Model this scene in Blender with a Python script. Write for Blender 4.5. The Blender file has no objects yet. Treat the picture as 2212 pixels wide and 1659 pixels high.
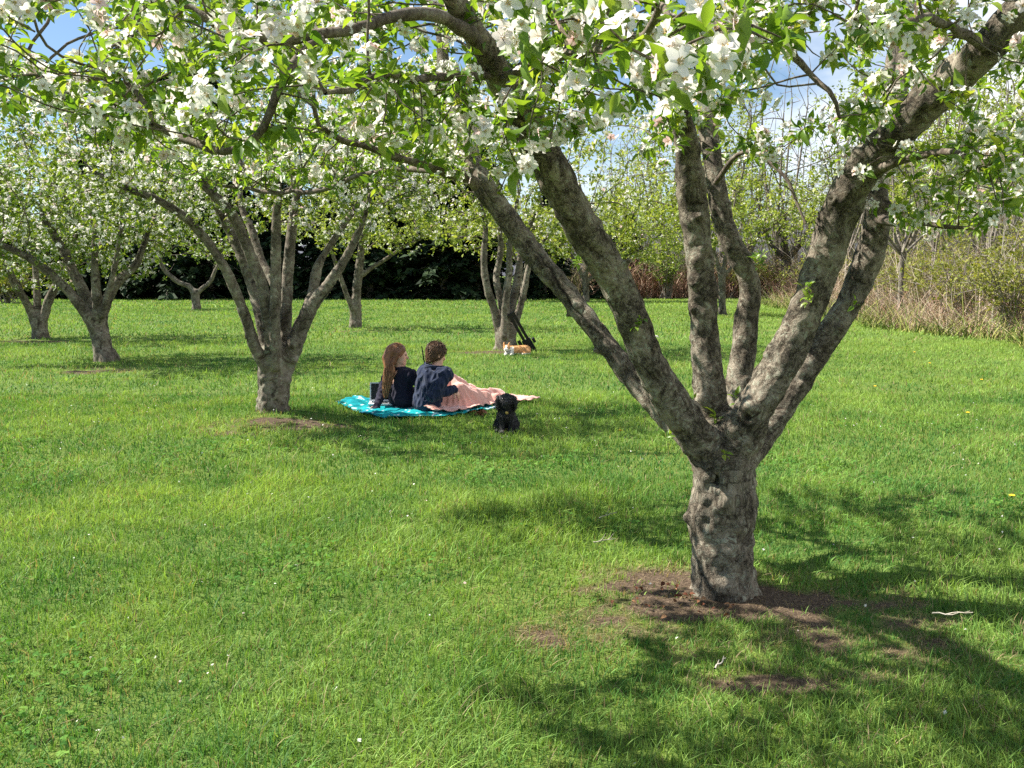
import bpy, math, random
import numpy as np
from mathutils import Vector, Matrix

# ---------------------------------------------------------------- camera, world, sun, exposure
scene = bpy.context.scene
COL = scene.collection
CAM_H = 1.55
PITCH = math.radians(6.69)
FPX = 929.0
cam_data = bpy.data.cameras.new('camera')
cam_data.sensor_width = 36.0
cam_data.lens = FPX / 1024.0 * 36.0
cam_data.clip_start = 0.05
cam_data.clip_end = 6000.0
cam = bpy.data.objects.new('camera', cam_data)
cam.location = (0, 0, CAM_H)
cam.rotation_euler = (math.radians(90) - PITCH, 0, 0)
COL.objects.link(cam)
scene.camera = cam

SUN_EL = math.radians(49)
SUN_TO = Vector((-0.975 * math.cos(SUN_EL), 0.22 * math.cos(SUN_EL), math.sin(SUN_EL))).normalized()
world = bpy.data.worlds.new('World')
scene.world = world
world.use_nodes = True
wt = world.node_tree
wt.nodes.clear()
w_out = wt.nodes.new('ShaderNodeOutputWorld')
w_bg = wt.nodes.new('ShaderNodeBackground')
w_sky = wt.nodes.new('ShaderNodeTexSky')
w_sky.sky_type = 'NISHITA'
w_sky.sun_disc = False
w_sky.sun_elevation = SUN_EL
w_sky.sun_rotation = math.atan2(SUN_TO.x, SUN_TO.y)
w_sky.air_density = 1.0
w_sky.dust_density = 0.1
w_sky.ozone_density = 3.5
w_geo = wt.nodes.new('ShaderNodeTexCoord')
w_map = wt.nodes.new('ShaderNodeMapping')
w_map.inputs['Scale'].default_value = (1.0, 1.0, 2.6)
w_map.inputs['Location'].default_value = (1.9, 0.4, 0.7)
w_no = wt.nodes.new('ShaderNodeTexNoise')
w_no.inputs['Scale'].default_value = 2.3
w_no.inputs['Detail'].default_value = 8
w_no.inputs['Roughness'].default_value = 0.58
w_ra = wt.nodes.new('ShaderNodeValToRGB')
w_ra.color_ramp.elements[0].position = 0.50
w_ra.color_ramp.elements[1].position = 0.72
w_mix = wt.nodes.new('ShaderNodeMixRGB')
w_mix.inputs[2].default_value = (8.5, 8.8, 9.3, 1)
wt.links.new(w_geo.outputs['Generated'], w_map.inputs['Vector'])
wt.links.new(w_map.outputs['Vector'], w_no.inputs['Vector'])
w_sep = wt.nodes.new('ShaderNodeSeparateXYZ')
wt.links.new(w_geo.outputs['Generated'], w_sep.inputs[0])
w_add = wt.nodes.new('ShaderNodeMath')
w_add.operation = 'MULTIPLY_ADD'
w_add.inputs[1].default_value = 0.26          # more cloud towards the right
wt.links.new(w_sep.outputs['X'], w_add.inputs[0])
wt.links.new(w_no.outputs['Fac'], w_add.inputs[2])
wt.links.new(w_add.outputs[0], w_ra.inputs['Fac'])
wt.links.new(w_ra.outputs['Color'], w_mix.inputs[0])
wt.links.new(w_sky.outputs['Color'], w_mix.inputs[1])
wt.links.new(w_mix.outputs['Color'], w_bg.inputs['Color'])
w_bg.inputs['Strength'].default_value = 0.056
wt.links.new(w_bg.outputs['Background'], w_out.inputs['Surface'])

sun_data = bpy.data.lights.new('sun', 'SUN')
sun_data.energy = 5.0
sun_data.angle = math.radians(0.53)
sun_data.color = (1.0, 0.95, 0.86)
sun = bpy.data.objects.new('sun', sun_data)
sun.rotation_euler = (-SUN_TO).to_track_quat('-Z', 'Y').to_euler()
sun.location = SUN_TO * 50
COL.objects.link(sun)

scene.view_settings.view_transform = 'Standard'
scene.view_settings.look = 'None'
scene.view_settings.exposure = 1.45
scene.view_settings.gamma = 1.0
scene.render.engine = 'CYCLES'
scene.cycles.max_bounces = 6
scene.cycles.diffuse_bounces = 3
scene.cycles.transmission_bounces = 4
scene.cycles.glossy_bounces = 2
scene.cycles.use_denoising = False

# ---------------------------------------------------------------- helpers
K = 1024.0 / 2212.0          # the photograph was measured at 2212 px width


def D(x, y, Y):
    """A point at measured position (x, y) and distance Y in front of the camera."""
    xc = (x * K - 512.0) / FPX
    yc = (384.0 - y * K) / FPX
    d = np.array([xc, math.cos(PITCH) + yc * math.sin(PITCH), -math.sin(PITCH) + yc * math.cos(PITCH)])
    return np.array([0, 0, CAM_H]) + d * (Y / d[1])


def G(x, y):
    """The ground point seen at measured position (x, y)."""
    xc = (x * K - 512.0) / FPX
    yc = (384.0 - y * K) / FPX
    d = np.array([xc, math.cos(PITCH) + yc * math.sin(PITCH), -math.sin(PITCH) + yc * math.cos(PITCH)])
    return d * (CAM_H / -d[2]) + np.array([0, 0, CAM_H])


def PX(w, Y):
    return w * K * Y / FPX


def unit(v):
    v = np.asarray(v, float)
    return v / np.maximum(np.linalg.norm(v, axis=-1, keepdims=True), 1e-9)


def _hash(ix, iy, iz):
    h = (ix * 374761393 + iy * 668265263 + iz * 2147483647 % 1274126177).astype(np.int64)
    h = (h ^ (h >> 13)) * 1274126177
    h = h & 0x7fffffff
    h = (h ^ (h >> 16)) * 73856093
    return ((h & 0xffffff) / float(0xffffff)) * 2 - 1


_ROT = np.array([[0.36, 0.48, -0.8], [-0.8, 0.6, 0.0], [0.48, 0.64, 0.6]])


def vnoise(p):
    p = np.asarray(p, float) @ _ROT
    i = np.floor(p).astype(np.int64)
    f = p - i
    f = f * f * (3 - 2 * f)
    r = 0
    for dx in (0, 1):
        wx = f[:, 0] if dx else 1 - f[:, 0]
        for dy in (0, 1):
            wy = f[:, 1] if dy else 1 - f[:, 1]
            for dz in (0, 1):
                wz = f[:, 2] if dz else 1 - f[:, 2]
                r = r + wx * wy * wz * _hash(i[:, 0] + dx, i[:, 1] + dy * 1 + 57, i[:, 2] * 131 + dz * 131)
    return r


def fbm(p, o=3):
    p = np.asarray(p, float)
    a, r, s = 1.0, 0, 0
    for k in range(o):
        r = r + a * vnoise(p * 2 ** k + 17.3 * k)
        s += a
        a *= 0.5
    return r / s


def noise2(x, y, s, o=2, off=0.0):
    return fbm(np.stack([np.asarray(x) * s + off, np.asarray(y) * s - off, np.full(np.shape(x), off)], 1), o)


def new_mesh(name, V, F, mat, attrs=None, smooth=True, parent=None, link=True):
    """One mesh object from arrays: F is (n, k) or a list of such arrays."""
    if not isinstance(F, list):
        F = [F]
    me = bpy.data.meshes.new(name)
    V = np.ascontiguousarray(V, np.float32)
    me.vertices.add(len(V))
    me.vertices.foreach_set('co', V.ravel())
    nl = sum(f.size for f in F)
    npol = sum(len(f) for f in F)
    me.loops.add(nl)
    me.polygons.add(npol)
    me.loops.foreach_set('vertex_index', np.concatenate([f.ravel() for f in F]).astype(np.int32))
    tot = np.concatenate([np.full(len(f), f.shape[1], np.int32) for f in F])
    st = np.concatenate([[0], np.cumsum(tot)[:-1]]).astype(np.int32)
    me.polygons.foreach_set('loop_start', st)
    me.polygons.foreach_set('loop_total', tot)
    me.polygons.foreach_set('use_smooth', np.full(npol, smooth, bool))
    me.update(calc_edges=True)
    me.validate()
    for k, a in (attrs or {}).items():
        a = np.asarray(a, np.float32)
        if a.ndim == 1:
            at = me.attributes.new(k, 'FLOAT', 'POINT')
            at.data.foreach_set('value', a)
        elif a.shape[1] == 3:
            at = me.attributes.new(k, 'FLOAT_VECTOR', 'POINT')
            at.data.foreach_set('vector', a.ravel())
        else:
            at = me.attributes.new(k, 'FLOAT_COLOR', 'POINT')
            at.data.foreach_set('color', a.ravel())
    for m in (mat if isinstance(mat, list) else [mat]):
        me.materials.append(m)
    o = bpy.data.objects.new(name, me)
    if parent is not None:
        o.parent = parent
        o.matrix_parent_inverse = Matrix.Identity(4)
        off = np.zeros(3)
        q = parent
        while q is not None:
            off = off + np.array(q.location)
            q = q.parent
        if np.abs(off).max() > 0:
            me.vertices.foreach_set('co', (V - off.astype(np.float32)).ravel())
            me.update()
    if link:
        COL.objects.link(o)
    return o


def tag(o, label=None, cat=None, group=None, kind=None):
    if label:
        o['label'] = label
    if cat:
        o['category'] = cat
    if group:
        o['group'] = group
    if kind:
        o['kind'] = kind
    return o


def thing(name, label, cat, loc=(0, 0, 0), group=None):
    o = bpy.data.objects.new(name, None)
    o.empty_display_size = 0.2
    o.location = [float(c) for c in loc]
    COL.objects.link(o)
    return tag(o, label, cat, group)


def copy_tree(o, parent=None):
    c = o.copy()
    COL.objects.link(c)
    if parent is not None:
        c.parent = parent
    for ch in list(o.children):
        copy_tree(ch, c)
    return c


def spline(P, R, step):
    """Catmull-Rom through P with radii R, resampled about every step metres."""
    P = np.asarray(P, float)
    R = np.asarray(R, float)
    if len(P) == 2:
        n = max(2, int(np.linalg.norm(P[1] - P[0]) / step) + 1)
        t = np.linspace(0, 1, n)[:, None]
        return P[0] + (P[1] - P[0]) * t, R[0] + (R[1] - R[0]) * t[:, 0]
    Q = np.vstack([2 * P[0] - P[1], P, 2 * P[-1] - P[-2]])
    out, rr = [], []
    for i in range(len(P) - 1):
        p0, p1, p2, p3 = Q[i], Q[i + 1], Q[i + 2], Q[i + 3]
        n = max(1, int(round(np.linalg.norm(p2 - p1) / step)))
        for j in range(n):
            t = j / n
            out.append(0.5 * ((2 * p1) + (-p0 + p2) * t + (2 * p0 - 5 * p1 + 4 * p2 - p3) * t * t + (-p0 + 3 * p1 - 3 * p2 + p3) * t ** 3))
            rr.append(R[i] + (R[i + 1] - R[i]) * t)
    out.append(P[-1])
    rr.append(R[-1])
    return np.array(out), np.array(rr)


class Geo:
    """Collects pieces of quads and joins them as one mesh."""

    def __init__(self):
        self.V, self.F, self.n = [], [], 0
        self.A = {}

    def add(self, V, F, **at):
        V = np.asarray(V, float)
        self.V.append(V)
        self.F.append(np.asarray(F, np.int64) + self.n)
        for k, a in at.items():
            a = np.asarray(a, float)
            if a.ndim == 0:
                a = np.full(len(V), float(a))
            self.A.setdefault(k, []).append(a)
        self.n += len(V)

    def tube(self, P, R, k=6, cap=True, **at):
        P = np.asarray(P, float)
        R = np.broadcast_to(np.asarray(R, float), (len(P),))
        T = np.gradient(P, axis=0)
        T = unit(T)
        main = unit(P[-1] - P[0] + 1e-6)
        ref = np.array([0, 0, 1.0]) if abs(main[2]) < 0.8 else np.array([1.0, 0, 0])
        e1 = unit(np.cross(T, ref))
        e2 = np.cross(T, e1)
        a = np.arange(k) * 2 * math.pi / k
        V = P[:, None, :] + R[:, None, None] * (np.cos(a)[None, :, None] * e1[:, None, :] + np.sin(a)[None, :, None] * e2[:, None, :])
        n = len(P)
        i = np.arange(n - 1)[:, None] * k
        j = np.arange(k)[None, :]
        j2 = (j + 1) % k
        F = np.stack([i + j, i + j2, i + k + j2, i + k + j], -1).reshape(-1, 4)
        self.add(V.reshape(-1, 3), F, **at)

    def box(self, c, s, rot=None, **at):
        c = np.asarray(c, float)
        s = np.asarray(s, float) / 2
        v = np.array([[x, y, z] for x in (-1, 1) for y in (-1, 1) for z in (-1, 1)], float) * s
        if rot is not None:
            v = v @ np.asarray(rot).T
        self.add(v + c, [[0, 1, 3, 2], [4, 6, 7, 5], [0, 4, 5, 1], [2, 3, 7, 6], [0, 2, 6, 4], [1, 5, 7, 3]], **at)

    def build(self, name, mat, parent=None, smooth=True):
        V = np.concatenate(self.V)
        F = np.concatenate(self.F)
        at = {k: np.concatenate(a) for k, a in self.A.items()}
        return new_mesh(name, V, F, mat, at, smooth, parent)


class SDF:
    """Smooth unions of round shapes on a grid, meshed as one continuous surface."""

    def __init__(self, lo, hi, h):
        self.lo = np.asarray(lo, float)
        self.h = h
        self.n = np.ceil((np.asarray(hi, float) - self.lo) / h).astype(int) + 1
        self.D = np.full(self.n, 1.0, np.float32)

    def _win(self, lo, hi):
        a = np.clip(np.floor((lo - self.lo) / self.h).astype(int), 0, self.n)
        b = np.clip(np.ceil((hi - self.lo) / self.h).astype(int) + 1, 0, self.n)
        if np.any(b <= a):
            return None, None
        ax = [self.lo[i] + np.arange(a[i], b[i]) * self.h for i in range(3)]
        g = np.stack(np.meshgrid(*ax, indexing='ij'), -1)
        return tuple(slice(a[i], b[i]) for i in range(3)), g

    def _mix(self, s, d, k, sub=False):
        o = self.D[s]
        if sub:
            h = np.maximum(k - np.abs(o + d), 0) / k
            self.D[s] = np.maximum(o, -d) + h * h * k * 0.25
        else:
            h = np.maximum(k - np.abs(o - d), 0) / k
            self.D[s] = np.minimum(o, d) - h * h * k * 0.25

    def cap(self, a, b, ra, rb, k=0.03, sub=False):
        a = np.asarray(a, float)
        b = np.asarray(b, float)
        m = max(ra, rb) + k + 2 * self.h
        s, g = self._win(np.minimum(a, b) - m, np.maximum(a, b) + m)
        if s is None:
            return self
        ab = b - a
        t = np.clip(((g - a) @ ab) / max(ab @ ab, 1e-9), 0, 1)
        d = np.linalg.norm(g - a - t[..., None] * ab, axis=-1) - (ra + (rb - ra) * t)
        self._mix(s, d, k, sub)
        return self

    def chain(self, P, R, k=0.03):
        """A whole limb is united plainly first, then blended once with what is there."""
        P = np.asarray(P, float)
        R = np.asarray(R, float)
        m = R.max() + k + 3 * self.h
        s, g = self._win(P.min(0) - m, P.max(0) + m)
        if s is None:
            return self
        t = SDF(self.lo + np.array([q.start for q in s]) * self.h, self.lo + np.array([q.stop - 1 for q in s]) * self.h, self.h)
        t.D = np.full(self.D[s].shape, 1.0, np.float32)
        t.n = np.array(t.D.shape)
        for i in range(len(P) - 1):
            t.cap(P[i], P[i + 1], R[i], R[i + 1], 0.003)
        self._mix(s, t.D, k)
        return self

    def ell(self, c, r, k=0.03, axes=None, sub=False):
        c = np.asarray(c, float)
        r = np.asarray(r, float)
        m = r.max() + k + 2 * self.h
        s, g = self._win(c - m, c + m)
        if s is None:
            return self
        q = g - c
        if axes is not None:
            q = q @ np.asarray(axes, float).T
        k0 = np.linalg.norm(q / r, axis=-1)
        k1 = np.linalg.norm(q / (r * r), axis=-1)
        d = k0 * (k0 - 1) / np.maximum(k1, 1e-6)
        self._mix(s, d, k, sub)
        return self

    def mesh(self):
        Fd = self.D
        ins = Fd < 0
        nx, ny, nz = Fd.shape
        cnt = np.zeros((nx - 1, ny - 1, nz - 1), np.int8)
        for dx in (0, 1):
            for dy in (0, 1):
                for dz in (0, 1):
                    cnt += ins[dx:nx - 1 + dx, dy:ny - 1 + dy, dz:nz - 1 + dz]
        act = np.argwhere((cnt > 0) & (cnt < 8))
        ids = np.full(cnt.shape, -1, np.int32)
        ids[act[:, 0], act[:, 1], act[:, 2]] = np.arange(len(act))
        pos = np.zeros((len(act), 3))
        num = np.zeros(len(act))
        cor = [(x, y, z) for x in (0, 1) for y in (0, 1) for z in (0, 1)]
        for a in cor:
            for ax in range(3):
                if a[ax]:
                    continue
                b = list(a)
                b[ax] = 1
                fa = Fd[act[:, 0] + a[0], act[:, 1] + a[1], act[:, 2] + a[2]].astype(float)
                fb = Fd[act[:, 0] + b[0], act[:, 1] + b[1], act[:, 2] + b[2]].astype(float)
                cr = (fa < 0) != (fb < 0)
                t = np.where(cr, fa / np.where(cr, fa - fb, 1), 0)
                p = np.array(a)[None, :] + t[:, None] * (np.array(b) - np.array(a))[None, :]
                pos += p * cr[:, None]
                num += cr
        pos = pos / num[:, None]
        V = self.lo + (act + pos) * self.h
        Q = []
        for ax in range(3):
            u, v = (ax + 1) % 3, (ax + 2) % 3
            sl0 = [slice(None)] * 3
            sl1 = [slice(None)] * 3
            sl0[ax] = slice(0, -1)
            sl1[ax] = slice(1, None)
            a, b = ins[tuple(sl0)], ins[tuple(sl1)]
            e = np.argwhere(a != b)
            e = e[(e[:, u] > 0) & (e[:, v] > 0) & (e[:, u] < Fd.shape[u] - 1) & (e[:, v] < Fd.shape[v] - 1)]
            fl = a[e[:, 0], e[:, 1], e[:, 2]]
            q = []
            for du, dv in ((-1, -1), (0, -1), (0, 0), (-1, 0)):
                c = e.copy()
                c[:, u] += du
                c[:, v] += dv
                q.append(ids[c[:, 0], c[:, 1], c[:, 2]])
            q = np.stack(q, 1)
            q[~fl] = q[~fl][:, ::-1]
            Q.append(q)
        return V, np.concatenate(Q)


def normals(V, F):
    n = np.cross(V[F[:, 2]] - V[F[:, 0]], V[F[:, 3 % F.shape[1]]] - V[F[:, 1]])
    N = np.zeros_like(V)
    for i in range(F.shape[1]):
        np.add.at(N, F[:, i], n)
    return unit(N)


def relax(V, F, it=2, w=0.5):
    for _ in range(it):
        S = np.zeros_like(V)
        C = np.zeros(len(V))
        for i in range(4):
            a, b = F[:, i], F[:, (i + 1) % 4]
            np.add.at(S, a, V[b])
            np.add.at(S, b, V[a])
            np.add.at(C, a, 1)
            np.add.at(C, b, 1)
        V = V + w * (S / np.maximum(C, 1)[:, None] - V)
    return V


# ---------------------------------------------------------------- materials
def material(name):
    m = bpy.data.materials.new(name)
    m.use_nodes = True
    nt = m.node_tree
    nt.nodes.clear()
    out = nt.nodes.new('ShaderNodeOutputMaterial')
    return m, nt, out


def N(nt, kind, **ins):
    n = nt.nodes.new(kind)
    for k, v in ins.items():
        k2 = k.replace('_', ' ')
        if k2 in n.inputs:
            n.inputs[k2].default_value = v
        else:
            setattr(n, k, v)
    return n


def ramp(nt, fac, stops, interp='LINEAR'):
    r = nt.nodes.new('ShaderNodeValToRGB')
    r.color_ramp.interpolation = interp
    el = r.color_ramp.elements
    while len(el) < len(stops):
        el.new(0.5)
    for e, (p, c) in zip(el, stops):
        e.position = p
        e.color = (c[0], c[1], c[2], 1) if len(c) == 3 else c
    nt.links.new(fac, r.inputs['Fac'])
    return r.outputs['Color']


def mixc(nt, fac, a, b, mode='MIX'):
    m = nt.nodes.new('ShaderNodeMixRGB')
    m.blend_type = mode
    for i, s in ((0, fac), (1, a), (2, b)):
        if hasattr(s, 'links'):
            nt.links.new(s, m.inputs[i])
        elif i == 0:
            m.inputs[0].default_value = s
        else:
            m.inputs[i].default_value = (*s[:3], 1)
    return m.outputs['Color']


def attr(nt, name, out='Fac'):
    a = nt.nodes.new('ShaderNodeAttribute')
    a.attribute_name = name
    return a.outputs[out]


def leafy(name, stops, trans=0.4, tint=(1.25, 1.15, 0.5), rough=0.45, spec=0.35, use_color=False):
    """Thin leaf or blade: principled face plus light coming through from behind."""
    m, nt, out = material(name)
    if use_color:
        col = attr(nt, 'col', 'Color')
    else:
        col = ramp(nt, attr(nt, 'rnd'), stops)
    p = N(nt, 'ShaderNodeBsdfPrincipled', Roughness=rough)
    p.inputs['Specular IOR Level'].default_value = spec
    nt.links.new(col, p.inputs['Base Color'])
    t = N(nt, 'ShaderNodeBsdfTranslucent')
    nt.links.new(mixc(nt, 1.0, col, tint, 'MULTIPLY'), t.inputs['Color'])
    mx = N(nt, 'ShaderNodeMixShader')
    mx.inputs[0].default_value = trans
    nt.links.new(p.outputs[0], mx.inputs[1])
    nt.links.new(t.outputs[0], mx.inputs[2])
    nt.links.new(mx.outputs[0], out.inputs['Surface'])
    return m


def bark(name, dark, mid, pale, lichen, scale=1.0, bump=0.6, lich=0.5, use_attr=True):
    m, nt, out = material(name)
    if use_attr:
        vec = attr(nt, 'bark', 'Vector')
    else:
        vec = N(nt, 'ShaderNodeTexCoord').outputs['Object']
    w0 = N(nt, 'ShaderNodeTexNoise', Scale=scale * 9, Detail=4, Roughness=0.6)
    nt.links.new(vec, w0.inputs['Vector'])
    w1 = N(nt, 'ShaderNodeVectorMath', operation='SCALE')
    w1.inputs['Scale'].default_value = 0.13 / scale
    nt.links.new(w0.outputs['Color'], w1.inputs[0])
    w2 = N(nt, 'ShaderNodeVectorMath', operation='ADD')
    nt.links.new(vec, w2.inputs[0])
    nt.links.new(w1.outputs[0], w2.inputs[1])
    vec = w2.outputs[0]
    iso = N(nt, 'ShaderNodeTexNoise', Scale=scale * 34, Detail=8, Roughness=0.72)
    nt.links.new(vec, iso.inputs['Vector'])
    mp = N(nt, 'ShaderNodeMapping')
    mp.inputs['Scale'].default_value = (scale * 20, scale * 20, scale * 8)
    nt.links.new(vec, mp.inputs['Vector'])
    cr = N(nt, 'ShaderNodeTexNoise', Scale=1.0, Detail=6, Roughness=0.65, Distortion=0.6)
    nt.links.new(mp.outputs[0], cr.inputs['Vector'])
    mp2 = N(nt, 'ShaderNodeMapping')
    mp2.inputs['Scale'].default_value = (scale * 7, scale * 7, scale * 38)
    nt.links.new(vec, mp2.inputs['Vector'])
    rings = N(nt, 'ShaderNodeTexNoise', Scale=1.0, Detail=3, Roughness=0.5, Distortion=0.4)
    nt.links.new(mp2.outputs[0], rings.inputs['Vector'])
    big = N(nt, 'ShaderNodeTexNoise', Scale=scale * 5.5, Detail=4, Roughness=0.55)
    nt.links.new(vec, big.inputs['Vector'])
    spots = N(nt, 'ShaderNodeTexNoise', Scale=scale * 48, Detail=3, Roughness=0.6)
    nt.links.new(vec, spots.inputs['Vector'])
    mp3 = N(nt, 'ShaderNodeMapping')
    mp3.inputs['Scale'].default_value = (scale * 26, scale * 26, scale * 11)
    nt.links.new(vec, mp3.inputs['Vector'])
    wn = N(nt, 'ShaderNodeTexNoise', Scale=3.0, Detail=3, Roughness=0.6)
    nt.links.new(mp3.outputs[0], wn.inputs['Vector'])
    wv = N(nt, 'ShaderNodeVectorMath', operation='SCALE')
    wv.inputs['Scale'].default_value = 1.7
    nt.links.new(wn.outputs['Color'], wv.inputs[0])
    wa = N(nt, 'ShaderNodeVectorMath', operation='ADD')
    nt.links.new(mp3.outputs[0], wa.inputs[0])
    nt.links.new(wv.outputs[0], wa.inputs[1])
    vo = N(nt, 'ShaderNodeTexVoronoi', feature='DISTANCE_TO_EDGE', Scale=1.0)
    nt.links.new(wa.outputs[0], vo.inputs['Vector'])
    plates = ramp(nt, vo.outputs['Distance'], [(0.0, (0, 0, 0)), (0.05, (0.7, 0.7, 0.7)), (0.16, (1, 1, 1))])
    patch = ramp(nt, big.outputs['Fac'], [(0.42, (0, 0, 0)), (0.60, (1, 1, 1))])
    plates = mixc(nt, patch, (1, 1, 1), plates)
    cc = mixc(nt, 0.55, cr.outputs['Fac'], iso.outputs['Fac'])
    c = ramp(nt, cc, [(0.40, dark), (0.47, mid), (0.60, pale)])
    c = mixc(nt, patch, c, mixc(nt, 0.35, c, dark), 'MIX')
    c = mixc(nt, 0.85, c, mixc(nt, 0.45, plates, (1, 1, 1)), 'MULTIPLY')
    lf = mixc(nt, 1.0, ramp(nt, spots.outputs['Fac'], [(0.53, (0, 0, 0)), (0.62, (1, 1, 1))]),
              ramp(nt, big.outputs['Fac'], [(0.42, (lich, lich, lich)), (0.58, (0.10, 0.10, 0.10))]), 'MULTIPLY')
    c = mixc(nt, lf, c, lichen)
    if use_attr:
        c = mixc(nt, attr(nt, 'split'), c, (0.022, 0.016, 0.012))
    p = N(nt, 'ShaderNodeBsdfPrincipled', Roughness=0.9)
    p.inputs['Specular IOR Level'].default_value = 0.2
    nt.links.new(c, p.inputs['Base Color'])
    h = mixc(nt, 0.55, cr.outputs['Fac'], iso.outputs['Fac'])
    h = mixc(nt, 0.12, h, rings.outputs['Fac'])
    h = mixc(nt, 0.22, h, spots.outputs['Fac'])
    h = mixc(nt, 0.30, h, plates)
    b = N(nt, 'ShaderNodeBump', Strength=bump, Distance=0.035)
    nt.links.new(h, b.inputs['Height'])
    nt.links.new(b.outputs[0], p.inputs['Normal'])
    nt.links.new(p.outputs[0], out.inputs['Surface'])
    return m


def plain(name, col, rough=0.6, spec=0.4, metal=0.0, noise=0.15, nscale=30, bump=0.0, bscale=60, sheen=0.0, coords='Object'):
    m, nt, out = material(name)
    p = N(nt, 'ShaderNodeBsdfPrincipled', Roughness=rough, Metallic=metal)
    p.inputs['Specular IOR Level'].default_value = spec
    if sheen:
        p.inputs['Sheen Weight'].default_value = sheen
        p.inputs['Sheen Roughness'].default_value = 0.5
    tc = N(nt, 'ShaderNodeTexCoord').outputs[coords]
    no = N(nt, 'ShaderNodeTexNoise', Scale=nscale, Detail=4, Roughness=0.6)
    nt.links.new(tc, no.inputs['Vector'])
    lo = [c * (1 - noise) for c in col]
    hi = [min(1, c * (1 + noise)) for c in col]
    nt.links.new(ramp(nt, no.outputs['Fac'], [(0.3, lo), (0.7, hi)]), p.inputs['Base Color'])
    if bump:
        n2 = N(nt, 'ShaderNodeTexNoise', Scale=bscale, Detail=3)
        nt.links.new(tc, n2.inputs['Vector'])
        b = N(nt, 'ShaderNodeBump', Strength=bump, Distance=0.01)
        nt.links.new(n2.outputs['Fac'], b.inputs['Height'])
        nt.links.new(b.outputs[0], p.inputs['Normal'])
    nt.links.new(p.outputs[0], out.inputs['Surface'])
    return m


def vcol(name, rough=0.8, spec=0.2, bump=0.0, bscale=80, sheen=0.0):
    m, nt, out = material(name)
    p = N(nt, 'ShaderNodeBsdfPrincipled', Roughness=rough)
    p.inputs['Specular IOR Level'].default_value = spec
    p.inputs['Sheen Weight'].default_value = sheen
    nt.links.new(attr(nt, 'col', 'Color'), p.inputs['Base Color'])
    if bump:
        tc = N(nt, 'ShaderNodeTexCoord').outputs['Object']
        n2 = N(nt, 'ShaderNodeTexNoise', Scale=bscale, Detail=4)
        nt.links.new(tc, n2.inputs['Vector'])
        b = N(nt, 'ShaderNodeBump', Strength=bump, Distance=0.01)
        nt.links.new(n2.outputs['Fac'], b.inputs['Height'])
        nt.links.new(b.outputs[0], p.inputs['Normal'])
    nt.links.new(p.outputs[0], out.inputs['Surface'])
    return m


M = {}
M['bark_near'] = bark('apple_bark', (0.038, 0.029, 0.020), (0.158, 0.128, 0.094), (0.31, 0.268, 0.208), (0.33, 0.34, 0.26), 1.0, 1.0, 0.7)
M['bark_mid'] = bark('orchard_bark', (0.035, 0.028, 0.020), (0.130, 0.105, 0.078), (0.25, 0.215, 0.17), (0.33, 0.34, 0.25), 0.5, 0.8, 0.55)
M['bark_far'] = bark('distant_bark', (0.05, 0.04, 0.032), (0.14, 0.12, 0.095), (0.24, 0.21, 0.17), (0.28, 0.28, 0.2), 0.3, 0.8, 0.5, use_attr=False)
M['twig'] = bark('twig_bark', (0.05, 0.036, 0.028), (0.12, 0.092, 0.07), (0.24, 0.205, 0.165), (0.3, 0.3, 0.22), 1.6, 0.4, 0.35, use_attr=False)
M['leaf_near'] = leafy('young_apple_leaf', [(0.0, (0.065, 0.15, 0.020)), (0.35, (0.13, 0.24, 0.028)), (0.75, (0.23, 0.33, 0.045)), (1.0, (0.36, 0.40, 0.08))], 0.50, (1.3, 1.25, 0.5), 0.38, 0.45)
M['leaf_mid'] = leafy('apple_leaf', [(0.0, (0.075, 0.135, 0.02)), (0.5, (0.14, 0.22, 0.032)), (1.0, (0.27, 0.31, 0.06))], 0.42, (1.25, 1.2, 0.5), 0.5, 0.35)
M['leaf_spring'] = leafy('opening_spring_leaf', [(0.0, (0.12, 0.18, 0.025)), (0.5, (0.23, 0.30, 0.05)), (1.0, (0.38, 0.41, 0.10))], 0.42, (1.2, 1.15, 0.6), 0.6, 0.25)
M['leaf_shrub'] = leafy('thicket_leaf', [(0.0, (0.10, 0.14, 0.022)), (0.5, (0.21, 0.24, 0.045)), (1.0, (0.36, 0.35, 0.09))], 0.38, (1.2, 1.1, 0.5), 0.6, 0.25)
M['needle'] = leafy('conifer_needle', [(0.0, (0.010, 0.020, 0.009)), (0.6, (0.020, 0.040, 0.016)), (1.0, (0.045, 0.075, 0.025))], 0.12, (1, 1, 0.7), 0.7, 0.15)
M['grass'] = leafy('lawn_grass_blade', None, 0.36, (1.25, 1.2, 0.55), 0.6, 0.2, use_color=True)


def petal_material():
    m, nt, out = material('apple_petal')
    c = ramp(nt, attr(nt, 'rnd'), [(0.0, (0.86, 0.84, 0.76)), (0.55, (0.84, 0.82, 0.77)), (0.9, (0.84, 0.75, 0.72)), (1.0, (0.78, 0.52, 0.50))])
    c = mixc(nt, attr(nt, 'ctr'), c, (0.55, 0.38, 0.08))
    d = N(nt, 'ShaderNodeBsdfPrincipled', Roughness=0.6)
    d.inputs['Specular IOR Level'].default_value = 0.2
    nt.links.new(c, d.inputs['Base Color'])
    t = N(nt, 'ShaderNodeBsdfTranslucent')
    nt.links.new(c, t.inputs['Color'])
    mx = N(nt, 'ShaderNodeMixShader')
    mx.inputs[0].default_value = 0.38
    nt.links.new(d.outputs[0], mx.inputs[1])
    nt.links.new(t.outputs[0], mx.inputs[2])
    nt.links.new(mx.outputs[0], out.inputs['Surface'])
    return m


M['petal'] = petal_material()

# ---------------------------------------------------------------- where things stand on the lawn
MAIN = G(1562, 1300)
MAIN = np.array([MAIN[0], MAIN[1] + 0.09, 0])
TREE_SPOTS = {}


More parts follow.
